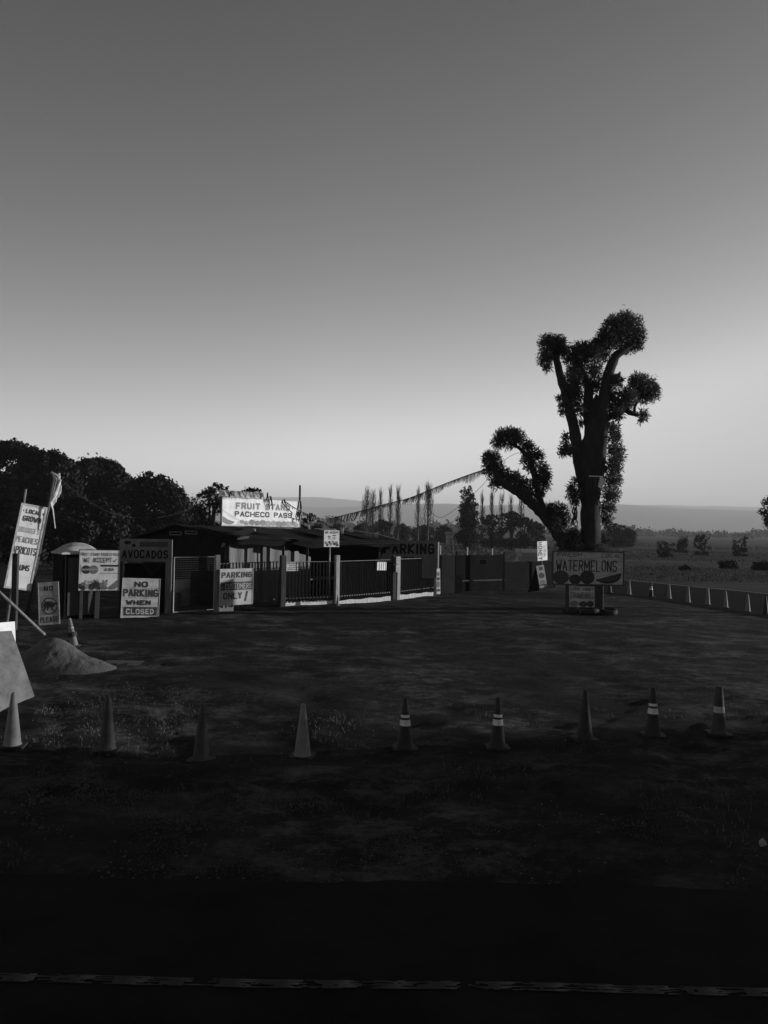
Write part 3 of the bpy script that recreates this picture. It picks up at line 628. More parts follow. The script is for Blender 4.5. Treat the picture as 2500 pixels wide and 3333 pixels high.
x0 = at(1125, 1728, 33.5); pts = [at(1125, 1724, 33), at(1180, 1731, 33.2), at(1240, 1741, 33.4), at(1300, 1758, 33.6)]
mb.tube(pts, .02, 6); tag(mb.build('roof_pipe', M['metal']), 'thin pale pipe lying along the right end of the roof', 'pipe')
# things inside the yard
def barrel(name, label, px, yb, D, r, h, m, group=None):
    b0 = at(px, yb, D); b0.z = 0; t = thing(name, label, 'barrel', b0, group=group)
    prof = [(r*.94, 0), (r, .04), (r, h*.32), (r*1.04, h*.34), (r, h*.36), (r, h*.64), (r*1.04, h*.66), (r, h*.68), (r, h-.03), (r*.93, h)]
    mb = MB(); sg = 20
    mb.add([(math.cos(2*math.pi*j/sg)*q, math.sin(2*math.pi*j/sg)*q, z) for q, z in prof for j in range(sg)], [(i*sg+j, i*sg+(j+1) % sg, (i+1)*sg+(j+1) % sg, (i+1)*sg+j) for i in range(len(prof)-1) for j in range(sg)])
    mb.build('drum', M[m], t, smooth=True); mb = MB(); mb.add([(math.cos(2*math.pi*j/sg)*r*.93, math.sin(2*math.pi*j/sg)*r*.93, h-.004) for j in range(sg)], [tuple(range(sg))]); mb.build('lid', M[m], t)
barrel('plastic_barrel', 'grey barrel standing on end behind the gate mesh', 594, 1935, 28.0, .27, .92, 'greyb')
barrel('plastic_barrel', 'squat darker drum beside the tall grey barrel behind the gate', 566, 1935, 27.6, .24, .5, 'bar')
def crate(name, label, P, w, dp, h, rz, m='greyb', group=None):
    t = thing(name, label, 'crate', P, (0, 0, rz), group)
    mb = MB()
    for s in (-1, 1):
        for k in range(3): mb.box((0, s*dp/2, h*(k+.5)/3), (w, .018, h/3-.03)); mb.box((s*w/2, 0, h*(k+.5)/3), (.018, dp-.02, h/3-.03))
    mb.build('slatted_sides', M[m], t)
    for sx in (-1, 1):
        for sy in (-1, 1): MB().box((sx*(w/2-.03), sy*(dp/2-.03), h/2), (.035, .035, h)).build('corner_post', M[m], t)
    mb = MB(); mb.box((0, 0, .015), (w-.02, dp-.02, .02)); mb.build('bottom', M[m], t)
P = on_front(610, 1900); 
p = at(640, 1940, 29); crate('wooden_crate', 'slatted crate on the ground beyond the gate, right of the barrel', (p.x, p.y, 0), .7, .5, .4, .6, 'frame')
# tables inside
p = Pr+d_*6-n_*1.2; t = thing('display_table', 'long dark table inside the open front of the stand', 'table', tuple(p), (0, 0, math.atan2(d_.y, d_.x)))
MB().box((0, 0, .78), (3.2, .9, .05)).build('tabletop', M['greyb'], t)
for sx in (-1.5, 1.5):
    for sy in (-.38, .38): MB().box((sx, sy, .38), (.07, .07, .75)).build('leg', M['frame'], t)
# ------------------------------------------------------------------ fence along the front
posts = [(918, 1976, 1807, 22, 'postD'), (1095, 1968, 1807, 17, 'postL'), (1294, 1950, 1811, 15, 'postL'), (1424, 1932, 1764, 6, 'postL')]  # post tones hold sun and shade: shaded post dark, sunlit posts pale
g2 = gp(703, 1994)
fen = thing('metal_fence', 'fence of close upright metal bars between timber posts along the front of the stand', 'fence', (g2.x, g2.y, 0))
GP = [g2]+[gp(x, y) for x, y, *_ in posts]
def zat(x, y, D): return at(x, y, D).z
for (x, y, yt, w, m) in posts:
    g_ = gp(x, y); ww = w*g_.y/F; ztop = zat(x, yt, g_.y)
    mb = MB(); mb.box((g_.x, g_.y, ztop/2-.05), (ww*.8, ww*.8, ztop+.1), rz=.55); mb.build('post', M[m], fen, world=True, bev=.01)
g_ = gp(1280, 1952); mb = MB(); mb.box((g_.x, g_.y+.12, .9), (.16, .16, 1.84), rz=.55); mb.build('post', M['postD'], fen, world=True, bev=.01)  # dark post stands in for the shaded left face of the lit post
tops = [(1835, 1829), (1829, 1828), (1827, 1822), (1820, 1816)]
for i in range(4):
    a, b_ = GP[i], GP[i+1]; xa, xb = [703, 918, 1095, 1294, 1424][i:i+2]
    u = (b_-a).normalized(); nn = Vector((u.y, -u.x, 0)); a = a+u*.14+nn*-.06; b_ = b_-u*.14+nn*-.06
    za, zb = zat(xa, tops[i][0], a.y), zat(xb, tops[i][1], b_.y); zl0 = .30
    mb = MB(); mb.bar(a+UP*zl0, b_+UP*zl0, .045); mb.build('rail', M['bar'], fen, world=True); mb = MB(); mb.bar(a+UP*za, b_+UP*zb, .028)
    rl = mb.build('rail', M['post'] if i else M['bar'], fen, world=True)
    Ln = (b_-a).length; n_b = int(Ln/.135); mb = MB()
    for k in range(1, n_b):
        t = k/n_b; p = a.lerp(b_, t)+nn*.03; zt = za+(zb-za)*t+(.03 if i == 0 else 0); j = random.uniform(-.012, .012); mb.bar(p+UP*.14, p+u*j+UP*zt, .045, .02)
    mb.build('bar_panel', M['bar'], fen, world=True)
# shade cloth hung behind the right bays
for i in (2, 3):
    a, b_ = GP[i], GP[i+1]; u = (b_-a).normalized(); nn = Vector((u.y, -u.x, 0)); mb = MB(); a = a+u*.2-nn*.14; b_ = b_-u*.2-nn*.14
    mb.slab([a+UP*.14, b_+UP*.14, b_+UP*1.55, a+UP*1.55], nn*.008)
    mb.build('shade_cloth', M['mesh'], fen, world=True)
# timber boards at the foot of the fence, catching the sun
for (xa, ya, xb, yb, h, m) in [(706, 1990, 760, 1987, .20, 'greyb'), (925, 1975, 1083, 1968, .17, 'white2'), (1104, 1968, 1272, 1953, .15, 'postL'), (1302, 1950, 1411, 1939, .17, 'postL')]:
    a, b_ = gp(xa, ya), gp(xb, yb); u = (b_-a).normalized(); nn = Vector((u.y, -u.x, 0)); mb = MB(); K = 10
    for k in range(K):
        p, q = a.lerp(b_, k/K), a.lerp(b_, (k+1)/K); za = h+.02*math.sin(k*1.7+xa); zb = h+.02*math.sin((k+1)*1.7+xa)
        mb.hexa([p-UP*.05, q-UP*.05, q-nn*.05-UP*.05, p-nn*.05-UP*.05], [p+UP*za, q+UP*zb, q-nn*.05+UP*zb, p-nn*.05+UP*za])
    mb.build('base_board', M[m], fen, world=True)
# gate
ga, gb = gp(552, 2003), gp(700, 1994); u = (gb-ga).normalized(); nn = Vector((u.y, -u.x, 0))
gate = thing('wire_gate', 'gate of dark mesh in a thin pale pipe frame between two timber posts', 'gate', (ga.x, ga.y, 0))
a, b_ = gp(562, 2001), gp(694, 1991); za, zb = zat(562, 1814, a.y), zat(694, 1812, b_.y)
a2, b2 = a+nn*.02, b_+nn*.02; mb = MB(); mb.tube([a2+UP*.08, a2+UP*za, b2+UP*zb, b2+UP*.08, a2+UP*.08], .02, 8); mb.build('frame', M['metal'], gate, world=True)
mb = MB()
for k in range(1, 26):
    p = a2.lerp(b2, k/26); mb.bar(p+UP*.1, p+UP*(za+(zb-za)*k/26), .004)
for k in range(1, 24):
    z = .1+(za-.1)*k/24; mb.bar(a2+UP*z, b2+UP*z, .004)
mb.build('mesh', M['bar'], gate, world=True)
for (x, yb, yt, w, lb) in [(704, 1994, 1806, 19, 'square timber post between the gate and the parking sign')]:
    g_ = gp(x, yb); ww = w*g_.y/F*.8; z = zat(x, yt, g_.y); o = MB().box((0, 0, z/2-.05), (ww, ww, z+.1), rz=.45).build('timber_post', M['post'], bev=.01); o.location = (g_.x, g_.y, 0); tag(o, lb, 'post')
# ------------------------------------------------------------------ signs
B = dict(bold=.045); BB = dict(bold=.07)
fruit = [('poly', 'fruit_painting', disc_pts(x, z, r, r*2.6, 18, wob=.12, ph=x*40), m, i) for i, (x, z, r, m) in enumerate([(.2, .10, .028, 'ghost'), (.24, .15, .03, 'fade'), (.29, .11, .03, 'fade'), (.36, .14, .04, 'mid'), (.43, .12, .035, 'mid'), (.50, .13, .04, 'mid'), (.57, .10, .04, 'fade'), (.64, .13, .035, 'fade'), (.71, .10, .04, 'mid'), (.78, .12, .035, 'mid'), (.85, .11, .04, 'fade'), (.91, .14, .03, 'mid'), (.95, .09, .03, 'fade')])]
t, w, h = sign('roof_sign', 'big white fruit stand sign in full sun on the roof of the shed', 721, 976, 1617, 1711, 30.3, yaw=52, frame='fade', fw=.03, items=[
    ('text', 'FRUIT STAND', .16, .86, .60, .84, 'mid', dict(bold=.07)), ('text', 'PACHECO PASS', .15, .885, .33, .53, 'ink', B),
    ('poly', 'fruit_painting', [(.01, .33), (.03, .30), (.07, .22), (.12, .17), (.16, .14), (.12, .06), (.07, .04), (.01, .12)], 'mid', 2), ('poly', 'fruit_painting', rect(.02, .98, .015, .06), 'ghost', 1)]+fruit)
RZ = Matrix.Rotation(R(52), 3, 'Z')
MB().box((w*.26, .12, h*1.13), (w*.54, .02, h*.22)).build('upper_board', M['white2'], t)
text_mb('ORGANIC', w*.16, w*.46, h*1.06, h*1.19, .106).build('lettering', M['ghost'], t)
for u_ in (.03, .5): MB().box((u_*w, .16, h*.5), (.07, .07, h*1.3)).build('prop', M['frame'], t)
po = MB(); po.tube([(w+.03, .06, -.5), (w+.05, .06, h*.7), (w+.04, .06, h*1.62)], .045, 8); po.build('mast', M['frame'], t, smooth=True)
# rags and vines draped over the sign
for (u_, top, ln_) in [(.07, 1.18, .2), (.555, 1.25, .5), (.58, 1.12, .5), (.775, 1.04, .25), (.985, 1.0, .5), (.98, .6, .4)]:
    mb = MB()
    for k in range(4):
        a = Vector((w*(u_+random.uniform(-.015, .015)), -.06, h*top)); mb.tube([a, a+Vector((random.uniform(-.1, .1), -.03, -h*ln_*.5)), a+Vector((random.uniform(-.14, .14), -.02, -h*ln_*random.uniform(.7, 1)))], [.022, .016, .006], 4)
    mb.build('torn_bunting', M['tarpD'], t)
# tall leaning LOCAL GROWN board
lg_items = [('text', 'LOCAL', .22, .80, .895, .945, 'ink2', B), ('text', 'GROWN', .16, .86, .80, .865, 'ink2', B), ('text', 'ORANGES', .10, .92, .665, .73, 'ghost', B),
    ('text', 'PEACHES', .06, .90, .545, .615, 'fade', B), ('text', 'APRICOTS', .02, .92, .41, .50, 'ink2', dict(bold=.02)), ('text', 'PLUMS', .18, .80, .22, .29, 'ink2', B), ('poly', 'spot', rect(.11, .14, .91, .93), 'ink2'), ('poly', 'spot', rect(.87, .92, .90, .93), 'ink2'), ('poly', 'spot', rect(.5, .53, .77, .78), 'ink2')]
t, w, h = sign('standing_sign', 'very tall white board leaning to the right, listing local grown fruit', 13, 104, 1632, 1912, 21.6, yaw=38, tilt=9.5, frame='whiteD', fw=.05, items=lg_items, face='white', cat='sign')
def pole(name, label, cat, a, b, ra, rb, m, group=None):
    a = Vector(a); b = Vector(b); o = MB().tube([Vector(), (b-a)*.5, b-a], [ra, (ra+rb)/2, rb], 10).build(name, M[m], smooth=True); o.location = a; return tag(o, label, cat, group)
def gpz(x, y, D): p = at(x, y, D); return p
g_ = gp(45, 2048); mbp = MB().box((0, 0, 1.0), (.15, .12, 2.05)).build('timber_post', M['postD'], bev=.01); mbp.location = (g_.x, g_.y, 0); mbp.location.z = 0
k = at(44, 1800, g_.y).z; mbp.scale = (1, 1, k/2.03); tag(mbp, 'dark upright post in front of the tall leaning fruit board', 'post')
g_ = gp(28, 2020); p0 = at(22, 2012, 22.1); p0.z = 0; pole('timber_pole', 'thin pole whose top sticks up behind the tall leaning board', 'pole', p0, at(84, 1592, 22.3), .045, .035, 'post')
p0 = at(82, 2010, 23.3); p0.z = 0; pole('leaning_pole', 'long thick pole leaning right behind the tall fruit board, rag at its top', 'pole', p0, at(176, 1556, 22.9), .07, .04, 'frame')
pole('leaning_pole', 'shorter second pole lashed beside the top of the leaning pole', 'pole', at(150, 1690, 23), at(184, 1560, 22.95), .025, .025, 'post')
mb = MB()
for k in range(16):
    t_ = k/15; c = at(168+12*math.sin(t_*3)+(1-t_)*22, 1545+t_*92, 22.25); rr_ = random.uniform(.03, .08)
    mb.slab([c+Vector((-rr_, 0, rr_*.4)), c+Vector((rr_, -.02, rr_)), c+Vector((rr_*.8, 0, -rr_*1.4)), c+Vector((-rr_*.6, -.03, -rr_))], (0, .03, 0))
for k in range(10):
    c = at(172+random.uniform(-10, 14), 1545+random.uniform(-6, 14), 22.2); rr_ = random.uniform(.03, .07); mb.slab([c+Vector((-rr_, 0, 0)), c+Vector((0, -.03, rr_)), c+Vector((rr_, 0, -rr_*.3))], (0, .03, 0))
mb.tube([at(196, 1560, 22.2), at(188, 1590, 22.2), at(176, 1616, 22.2), at(166, 1636, 22.2), at(172, 1660, 22.2), at(180, 1720, 22.2)], [.03, .045, .05, .035, .02, .012], 7, wob=.5)
tag(mb.build('wrapped_rag', M['cloth']), 'bright rag wound round the top of the leaning pole with a strap hanging down', 'rag')
# thin wire from the leaning pole to the roof sign
def wire(name, label, cat, pts, r, m, sub=8):
    P = [Vector(p) for p in pts]; Q = []
    for i in range(len(P)-1):
        for k in range(sub):
            p0, p1, p2, p3 = P[max(i-1, 0)], P[i], P[i+1], P[min(i+2, len(P)-1)]; t = k/sub
            Q.append(.5*((2*p1)+(p2-p0)*t+(2*p0-5*p1+4*p2-p3)*t*t+(-p0+3*p1-3*p2+p3)*t**3))
    Q.append(P[-1]); o = MB().tube(Q, r, 5).build(name, M[m], smooth=True); tag(o, label, cat); return Q
wire('slack_wire', 'thin slack wire from the leaning pole to the roof sign', 'wire', [at(198, 1560, 22.2), at(285, 1628, 23.5), at(380, 1675, 25.2), at(500, 1686, 27.2), at(600, 1662, 28.6), at(722, 1600, 30.2)], .004, 'bar')
wire('slack_wire', 'faint drooping wire between the poplars and the leafy limb', 'wire', [at(1395, 1660, 33), at(1430, 1684, 33), at(1470, 1666, 33), at(1560, 1590, 32), at(1640, 1500, 31.5), at(1690, 1472, 31.4)], .009, 'frame')
# NO DOGS board
dog = [(.20, .335), (.24, .355), (.25, .40), (.22, .46), (.27, .52), (.42, .55), (.60, .545), (.74, .51), (.84, .50), (.93, .475), (.92, .455), (.80, .45), (.78, .41), (.70, .40), (.66, .37), (.67, .335), (.60, .335), (.58, .40), (.52, .41), (.47, .36), (.44, .335), (.38, .34), (.40, .385), (.36, .42), (.33, .37), (.30, .335)]
t, w, h = sign('leaning_sign', 'white no dogs sign with a dark dog in a ring leaning on the toilet', 128, 196, 1898, 2035, 21.9, yaw=14, tilt=-4.5, lean=8, frame='whiteD', fw=.02, face='whiteD', planks=3, items=[
    ('text', 'NO', .28, .74, .80, .92, 'ink', B), ('poly', 'dog_picture', dog, 'ink2', 1), ('text', 'PLEASE', .05, .95, .05, .18, 'ink', B)])
ringp = disc_pts(.53, .435, .40, .205, 40); ri = disc_pts(.53, .435, .355, .18, 40); mb = MB()
mb.add([(a*w, -.016, b*h) for a, b in ringp+ri], [(i, (i+1) % 40, 40+(i+1) % 40, 40+i) for i in range(40)]); mb.add([(a*w, -.0175, b*h) for a, b in [(.26, .57), (.30, .585), (.80, .30), (.76, .285)]], [(0, 1, 2, 3)]); mb.build('prohibition_ring', M['ink2'], t)
# portable toilet
g_ = gp(205, 2018); yaw = R(38)
toi = thing('portable_toilet', 'dark portable toilet with a pale ribbed domed roof behind the card sign', 'toilet', (g_.x, g_.y+.9, 0), (0, 0, yaw)); zt = 1.98
mb = MB(); mb.box((0, 0, zt/2), (1.1, 1.1, zt)); mb.build('cabin', M['dark'], toi, bev=.03)
mb = MB()
for i in range(7): mb.box((-.48+.16*i, -.56, zt/2), (.03, .015, zt-.2))
for i in range(7): mb.box((.56, -.48+.16*i, zt/2), (.015, .03, zt-.2))
mb.build('ribs', M['tarpD'], toi)
mb = MB(); K = 16; V = []
for i in range(K+1):
    for j in range(K+1):
        a, b_ = -1+2*i/K, -1+2*j/K; z = zt+.02+.30*(1-abs(a)**2.4)*(1-abs(b_)**2.6)+(.014 if j % 2 and abs(a) < .99 and abs(b_) < .99 else 0); V.append((a*.62, b_*.62, z))
mb.add(V, [(i*(K+1)+j, (i+1)*(K+1)+j, (i+1)*(K+1)+j+1, i*(K+1)+j+1) for i in range(K) for j in range(K)]); mb.box((0, 0, zt+.01), (1.22, 1.22, .05)); mb.build('domed_roof', M['whiteD'], toi)
MB().box((0, -.565, .98), (.8, .02, 1.75)).build('door', M['frame'], toi)
# WE ACCEPT
bl = [('poly', 'fruit_painting', disc_pts(x, z, r, r*1.05, 18, wob=.15, ph=x*30), m, i) for i, (x, z, r, m) in enumerate([(.05, .11, .06, 'ink2'), (.12, .16, .05, 'mid'), (.12, .07, .06, 'ink2'), (.22, .12, .07, 'fade'), (.21, .21, .05, 'ghost'), (.33, .10, .08, 'ink2'), (.43, .16, .08, 'ink2'), (.50, .09, .07, 'ink2'), (.58, .13, .07, 'mid'), (.66, .17, .05, 'fade'), (.64, .08, .06, 'mid'), (.30, .22, .03, 'fade'), (.45, .25, .03, 'fade'), (.68, .24, .03, 'mid')])]
t, w, h = sign('card_sign', 'square white sign on two posts saying cards are accepted, two payment marks and painted fruit', 254, 389, 1789, 1923, 23.4, yaw=24, frame='frame', fw=.02, tilt=.5, posts=[(.47, .13, .5, 'frame'), (.08, .09, .5, 'frame')], items=[
    ('text', 'FRUIT STAND', .02, .50, .855, .93, 'ink2', dict(bold=.02, shear=.3)), ('text', 'PACHECO PASS', .53, .98, .855, .93, 'ink2', dict(bold=.02)), ('text', 'WE ACCEPT', .11, .80, .69, .81, 'ink2', dict(bold=.02)),
    ('poly', 'tick_mark', [(.82, .75), (.85, .72), (.93, .80), (.92, .78), (.86, .70), (.84, .70)], 'ink2'),
    ('poly', 'card_mark', rect(.05, .48, .40, .64), 'white', 1), ('poly', 'card_mark', disc_pts(.175, .515, .115, .105), 'ink2', 2), ('poly', 'card_mark', disc_pts(.355, .515, .115, .105), 'mid', 3), ('poly', 'card_mark', rect(.07, .46, .495, .54), 'fade', 4),
    ('poly', 'card_mark', rect(.53, .97, .59, .635), 'ink', 1), ('poly', 'card_mark', rect(.53, .97, .42, .435), 'fade', 1), ('text', 'VISA', .62, .86, .48, .555, 'ink', dict(bold=.03, shear=.3)),
    ('poly', 'fruit_painting', [(.70, .05), (.98, .27), (.98, .12), (.90, .04), (.80, .02)], 'mid', 3)]+bl)
# AVOCADOS banner frame beside the gate
g_ = gp(551, 2005); t, w, h = sign('avocado_banner', 'grey avocados banner stretched across a tall timber frame left of the gate', 388, 560, 1754, 1827, 24.9, yaw=8, face='greyb', frame=None, items=[
    ('text', 'AVOCADOS', .05, .93, .14, .52, 'dark', B), ('poly', 'faded_panel', rect(.38, .92, .66, .90), 'bar', 1), ('poly', 'leaf_picture', disc_pts(.15, .84, .07, .07, 14, wob=.3), 'dark', 2), ('poly', 'leaf_picture', disc_pts(.27, .72, .035, .07, 12, wob=.3), 'dark', 2)])
f = MB(); dz = t.location.z
f.box((w-.10, .08, (h-dz)/2), (.20, .12, dz+h)); f.build('post', M['post'], t, bev=.01)
f = MB(); f.box((.06, .08, (h-dz)/2), (.10, .10, dz+h)); f.build('post', M['postD'], t, bev=.01)
f = MB(); f.box((w/2, .075, h-.03), (w-.25, .06, .08)); f.build('crossbar', M['post'], t)
f = MB(); f.box((w/2-.05, .25, -dz/2-.02), (w-.35, .02, dz-.1)); f.build('backing_board', M['mesh'], t)
f = MB(); f.bar((w*.42, .20, -.75), (w*.78, .20, -.1), .05); f.bar((w*.42, .20, -.1), (w*.6, .20, -.4), .05); f.build('brace', M['tarpD'], t)
# NO PARKING WHEN CLOSED
t, w, h = sign('leaning_sign', 'white plank no parking when closed sign with a dark band at its foot', 393, 517, 1882, 2010, 23.9, yaw=27, tilt=2.3, lean=5, frame='white2', fw=.012, face='whiteD', planks=4, items=[
    ('text', 'NO', .32, .68, .78, .93, 'ink', B), ('text', 'PARKING', .03, .97, .53, .73, 'ink2', B), ('text', 'WHEN', .12, .78, .32, .45, 'ink', BB),
    ('poly', 'dark_band', rect(.06, .95, .05, .27), 'ink2', 0), ('text', 'CLOSED', .12, .87, .085, .225, 'whiteD', B)])
# PARKING CUSTOMERS ONLY
t, w, h = sign('fence_sign', 'tall parking customers only sign on the fence right of the gate', 714, 821, 1853, 1971, 25.6, yaw=42, frame='whiteD', fw=.015, face='tan', items=[
    ('text', 'PARKING', .04, .98, .75, .92, 'ink', B), ('poly', 'dark_band', rect(0.02, .98, .41, .64), 'ink2', 0), ('text', 'CUSTOMERS', .15, .97, .44, .60, 'tan', dict(bold=.02)), ('text', 'ONLY', .10, .68, .16, .35, 'ink2', B), ('text', '!', .74, .88, .08, .38, 'ink2', dict(bold=.05, shear=.3)),
    ('poly', 'tick_mark', [(.03, .52), (.06, .48), (.12, .56), (.06, .45)], 'tan', 2)])
# little notice on the fence
t, w, h = sign('fence_sign', 'small white notice with dark lines of type on the fence', 932, 972, 1831, 1859, 28.0, yaw=45, frame=None, face='whiteD', items=[
    ('poly', 'dark_band', rect(.05, .95, .80, .93), 'ink2'), ('text', 'NOTICE', .2, .8, .55, .72, 'ink2', BB), ('poly', 'dark_band', rect(.08, .94, .30, .42), 'ink2'), ('poly', 'dark_band', rect(.08, .94, .10, .20), 'ink2')])
# small card sign on its pole
t, w, h = sign('pole_sign', 'small white card sign on a thin pipe rising above the fence', 1054, 1104, 1726, 1780, 29.3, yaw=32, frame=None, face='white', items=[
    ('text', 'We Accept', .08, .94, .80, .94, 'ink2', BB), ('poly', 'card_mark', disc_pts(.33, .62, .10, .07), 'mid'), ('poly', 'card_mark', rect(.55, .78, .66, .72), 'ink'), ('poly', 'card_mark', rect(.55, .78, .55, .60), 'fade'), ('poly', 'card_mark', rect(.25, .45, .46, .51), 'mid'), ('poly', 'card_mark', rect(.52, .75, .46, .51), 'mid')]+
    [('poly', 'fruit_painting', disc_pts(x, z, .08, .08, 12, wob=.2, ph=x*9), m, i) for i, (x, z, m) in enumerate([(.12, .25, 'mid'), (.22, .12, 'ink2'), (.36, .28, 'ink2'), (.45, .16, 'mid'), (.6, .3, 'fade'), (.68, .18, 'ink2'), (.83, .26, 'mid'), (.88, .12, 'ink2')])])
dz = t.location.z; MB().tube([(w*.42, .03, -dz), (w*.42, .03, h*.6)], .03, 8).build('pipe', M['metal'], t, smooth=True)
# PARKING AREA
t, w, h = sign('yard_sign', 'dark grey parking area sign standing behind the right bay of the fence', 1232, 1421, 1759, 1880, 33.5, yaw=10, frame='greyb', fw=.03, face='greyb', items=[
    ('text', 'PARKING', .08, .96, .64, .93, 'dark', BB), ('text', 'AREA', .30, .72, .42, .565, 'dark', BB)])
f = MB(); f.bar((-.02*w, -.04, .5*h), (.14*w, -.04, .9*h), .10); f.bar((.0*w, -.045, .55*h), (.08*w, -.045, .8*h), .12); f.build('torn_flap', M['dark'], t)
dz = t.location.z; MB().box((w-.04, .05, h/2-dz/2), (.06, .06, dz+h)).build('post', M['postL'], t); MB().box((.05, .05, h/2-dz/2), (.06, .06, dz+h)).build('post', M['postD'], t)
p = gp(1336, 1942); o = MB().box((0, 0, .95), (.07, .07, 1.95)).build('timber_post', M['post']); p = at(1234, 1900, 32.4); o.location = (p.x, p.y, 0); tag(o, 'slim lit post behind the striped paper on the fence', 'post')
# striped paper and notices
t, w, h = sign('striped_paper', 'white paper with dark upright stripes tied to the fence bars', 1227, 1257, 1829, 1856, 31.0, yaw=48, tilt=2, frame=None, face='white', cat='notice', items=[('poly', 'stripe', rect(x, x+.07, .02, .98), 'ink2') for x in (.2, .42, .64, .86)], th=.01)
t, w, h = sign('post_notice', 'upper of two bright white notices on the lit fence post', 1290, 1302, 1812, 1835, 31.7, yaw=25, frame=None, face='white', cat='notice', th=.01, items=[('poly', 'type_lines', rect(.15, .85, .7, .74), 'mid'), ('poly', 'type_lines', rect(.15, .85, .4, .44), 'mid')])
t, w, h = sign('post_notice', 'lower of two bright white notices on the lit fence post', 1289, 1303, 1838, 1862, 31.7, yaw=25, frame=None, face='white', cat='notice', th=.01, items=[('poly', 'type_lines', rect(.15, .85, .2, .24), 'mid'), ('poly', 'type_lines', rect(.15, .85, .5, .54), 'mid')])
t, w, h = sign('fruit_banner', 'narrow upright fruit banner at the right end of the bar fence', 1421, 1434, 1851, 1939, 34.6, yaw=30, tilt=-2, frame=None, face='white2', cat='banner', items=[('poly', 'fruit_painting', disc_pts(.5, z, .4, r, 16, wob=.1), m, i) for i, (z, r, m) in enumerate([(.80, .08, 'mid'), (.62, .06, 'ink2'), (.42, .12, 'mid'), (.2, .05, 'ink2')])])
# ------------------------------------------------------------------ boards and walls right of the stand
def wall(name, label, cat, xl, yl, ytl, xr, yr, ytr, m, th=.05, extra=None):
    a, b_ = gp(xl, yl), gp(xr, yr); za, zb = zat(xl, ytl, a.y), zat(xr, ytr, b_.y); u = (b_-a).normalized(); nn = Vector((u.y, -u.x, 0))
    t = thing(name, label, cat, (a.x, a.y, 0)); MB().hexa([a-UP*.05, b_-UP*.05, b_-nn*th-UP*.05, a-nn*th-UP*.05], [a+UP*za, b_+UP*zb, b_-nn*th+UP*zb, a-nn*th+UP*za]).build('board', M[m], t, world=True)
    k = max(2, int((b_-a).length/1.3))
    for i in range(k+1):
        p = a.lerp(b_, i/k)-nn*(th+.06); MB().box((p.x, p.y, za/2), (.09, .09, za+.08), rz=.4).build('post', M['frame'], t, world=True)
    return t, a, b_, nn
wall('plywood_wall', 'weathered plywood panel between the bar fence and the black gate', 'wall', 1436, 1932, 1808, 1480, 1929, 1806, 'tarpD')
t, a, b_, nn = wall('black_gate', 'wide black boarded gate with a tiny notice', 'gate', 1483, 1925, 1807, 1642, 1920, 1806, 'dark')
MB().bar(a+nn*.03+UP*.5, b_+nn*.03+UP*.5, .06).build('rail', M['frame'], t, world=True)
for px in (1484, 1638):
    g_ = gp(px, 1924); MB().box((g_.x, g_.y-.03, .95), (.08, .08, 1.9)).build('frame_post', M['frame'], t, world=True)
sign('gate_notice', 'tiny framed notice on the black gate', 1561, 1584, 1821, 1838, a.y-.35, yaw=0, frame='greyb', fw=.03, face='dark', th=.02, cat='notice', items=[('poly', 'type_lines', rect(.2, .8, .5, .55), 'mid'), ('poly', 'type_lines', rect(.2, .8, .3, .34), 'mid')])
wall('board_wall', 'low dark board wall running from the black gate to the watermelon sign', 'wall', 1643, 1920, 1830, 1798, 1912, 1826, 'dark')
p = gp(1488, 1926); crate('wooden_crate', 'small upright crate at the foot of the black gate', (p.x, p.y-.3, 0), .35, .3, .8, .1, 'frame')
# stacked pallets beyond the wall
for i, (x, yb, D_, w_, h_, lb) in enumerate([(1722, 1826, 40.5, 1.25, .16, 'lowest pale crate in the stack behind the low wall'), (1724, 1812, 40.6, 1.1, .15, 'middle pale crate in the stack behind the low wall'), (1716, 1799, 40.6, 1.0, .16, 'topmost pale crate in the stack behind the low wall'), (1745, 1797, 41.4, .9, .12, 'separate pale crate right of the stack top, touching the upright sign')]):
    p = at(x, yb, D_); crate('pallet_crate', lb, (p.x, p.y, p.z), w_, .9, h_+.04, .1*i, 'postL', 'pale crates behind the low wall')
p = at(1728, 1828, 41); tb = thing('work_table', 'dark table behind the low wall carrying the pale crates', 'table', (p.x, p.y, 0)); MB().box((.1, 0, p.z-.03), (2.2, 1.6, .06)).build('tabletop', M['frame'], tb)
for sx in (-.9, 1.1):
    for sy in (-.7, .7): MB().box((sx, sy, (p.z-.06)/2), (.08, .08, p.z-.06)).build('leg', M['frame'], tb)
t, w, h = sign('honey_sign', 'white upright sign with honey written sideways behind the low wall', 1750, 1782, 1763, 1826, 39.0, yaw=38, tilt=-3, frame=None, face='white')
tm = text_mb('HONEY', 0, h*.92, 0, w*.40, 0, bold=.05); tm.v = [Vector((w*.08+v.z, -.02, h*.96-v.x)) for v in tm.v]; tm.build('lettering', M['ink'], t)
tm = text_mb('LOCAL', 0, h*.6, 0, w*.22, 0); tm.v = [Vector((w*.62+v.z, -.02, h*.75-v.x)) for v in tm.v]; tm.build('lettering', M['mid'], t); dz = t.location.z
MB().box((w*.5, .06, h*.3-dz/2), (.08, .08, dz+h*.6)).build('post', M['frame'], t)
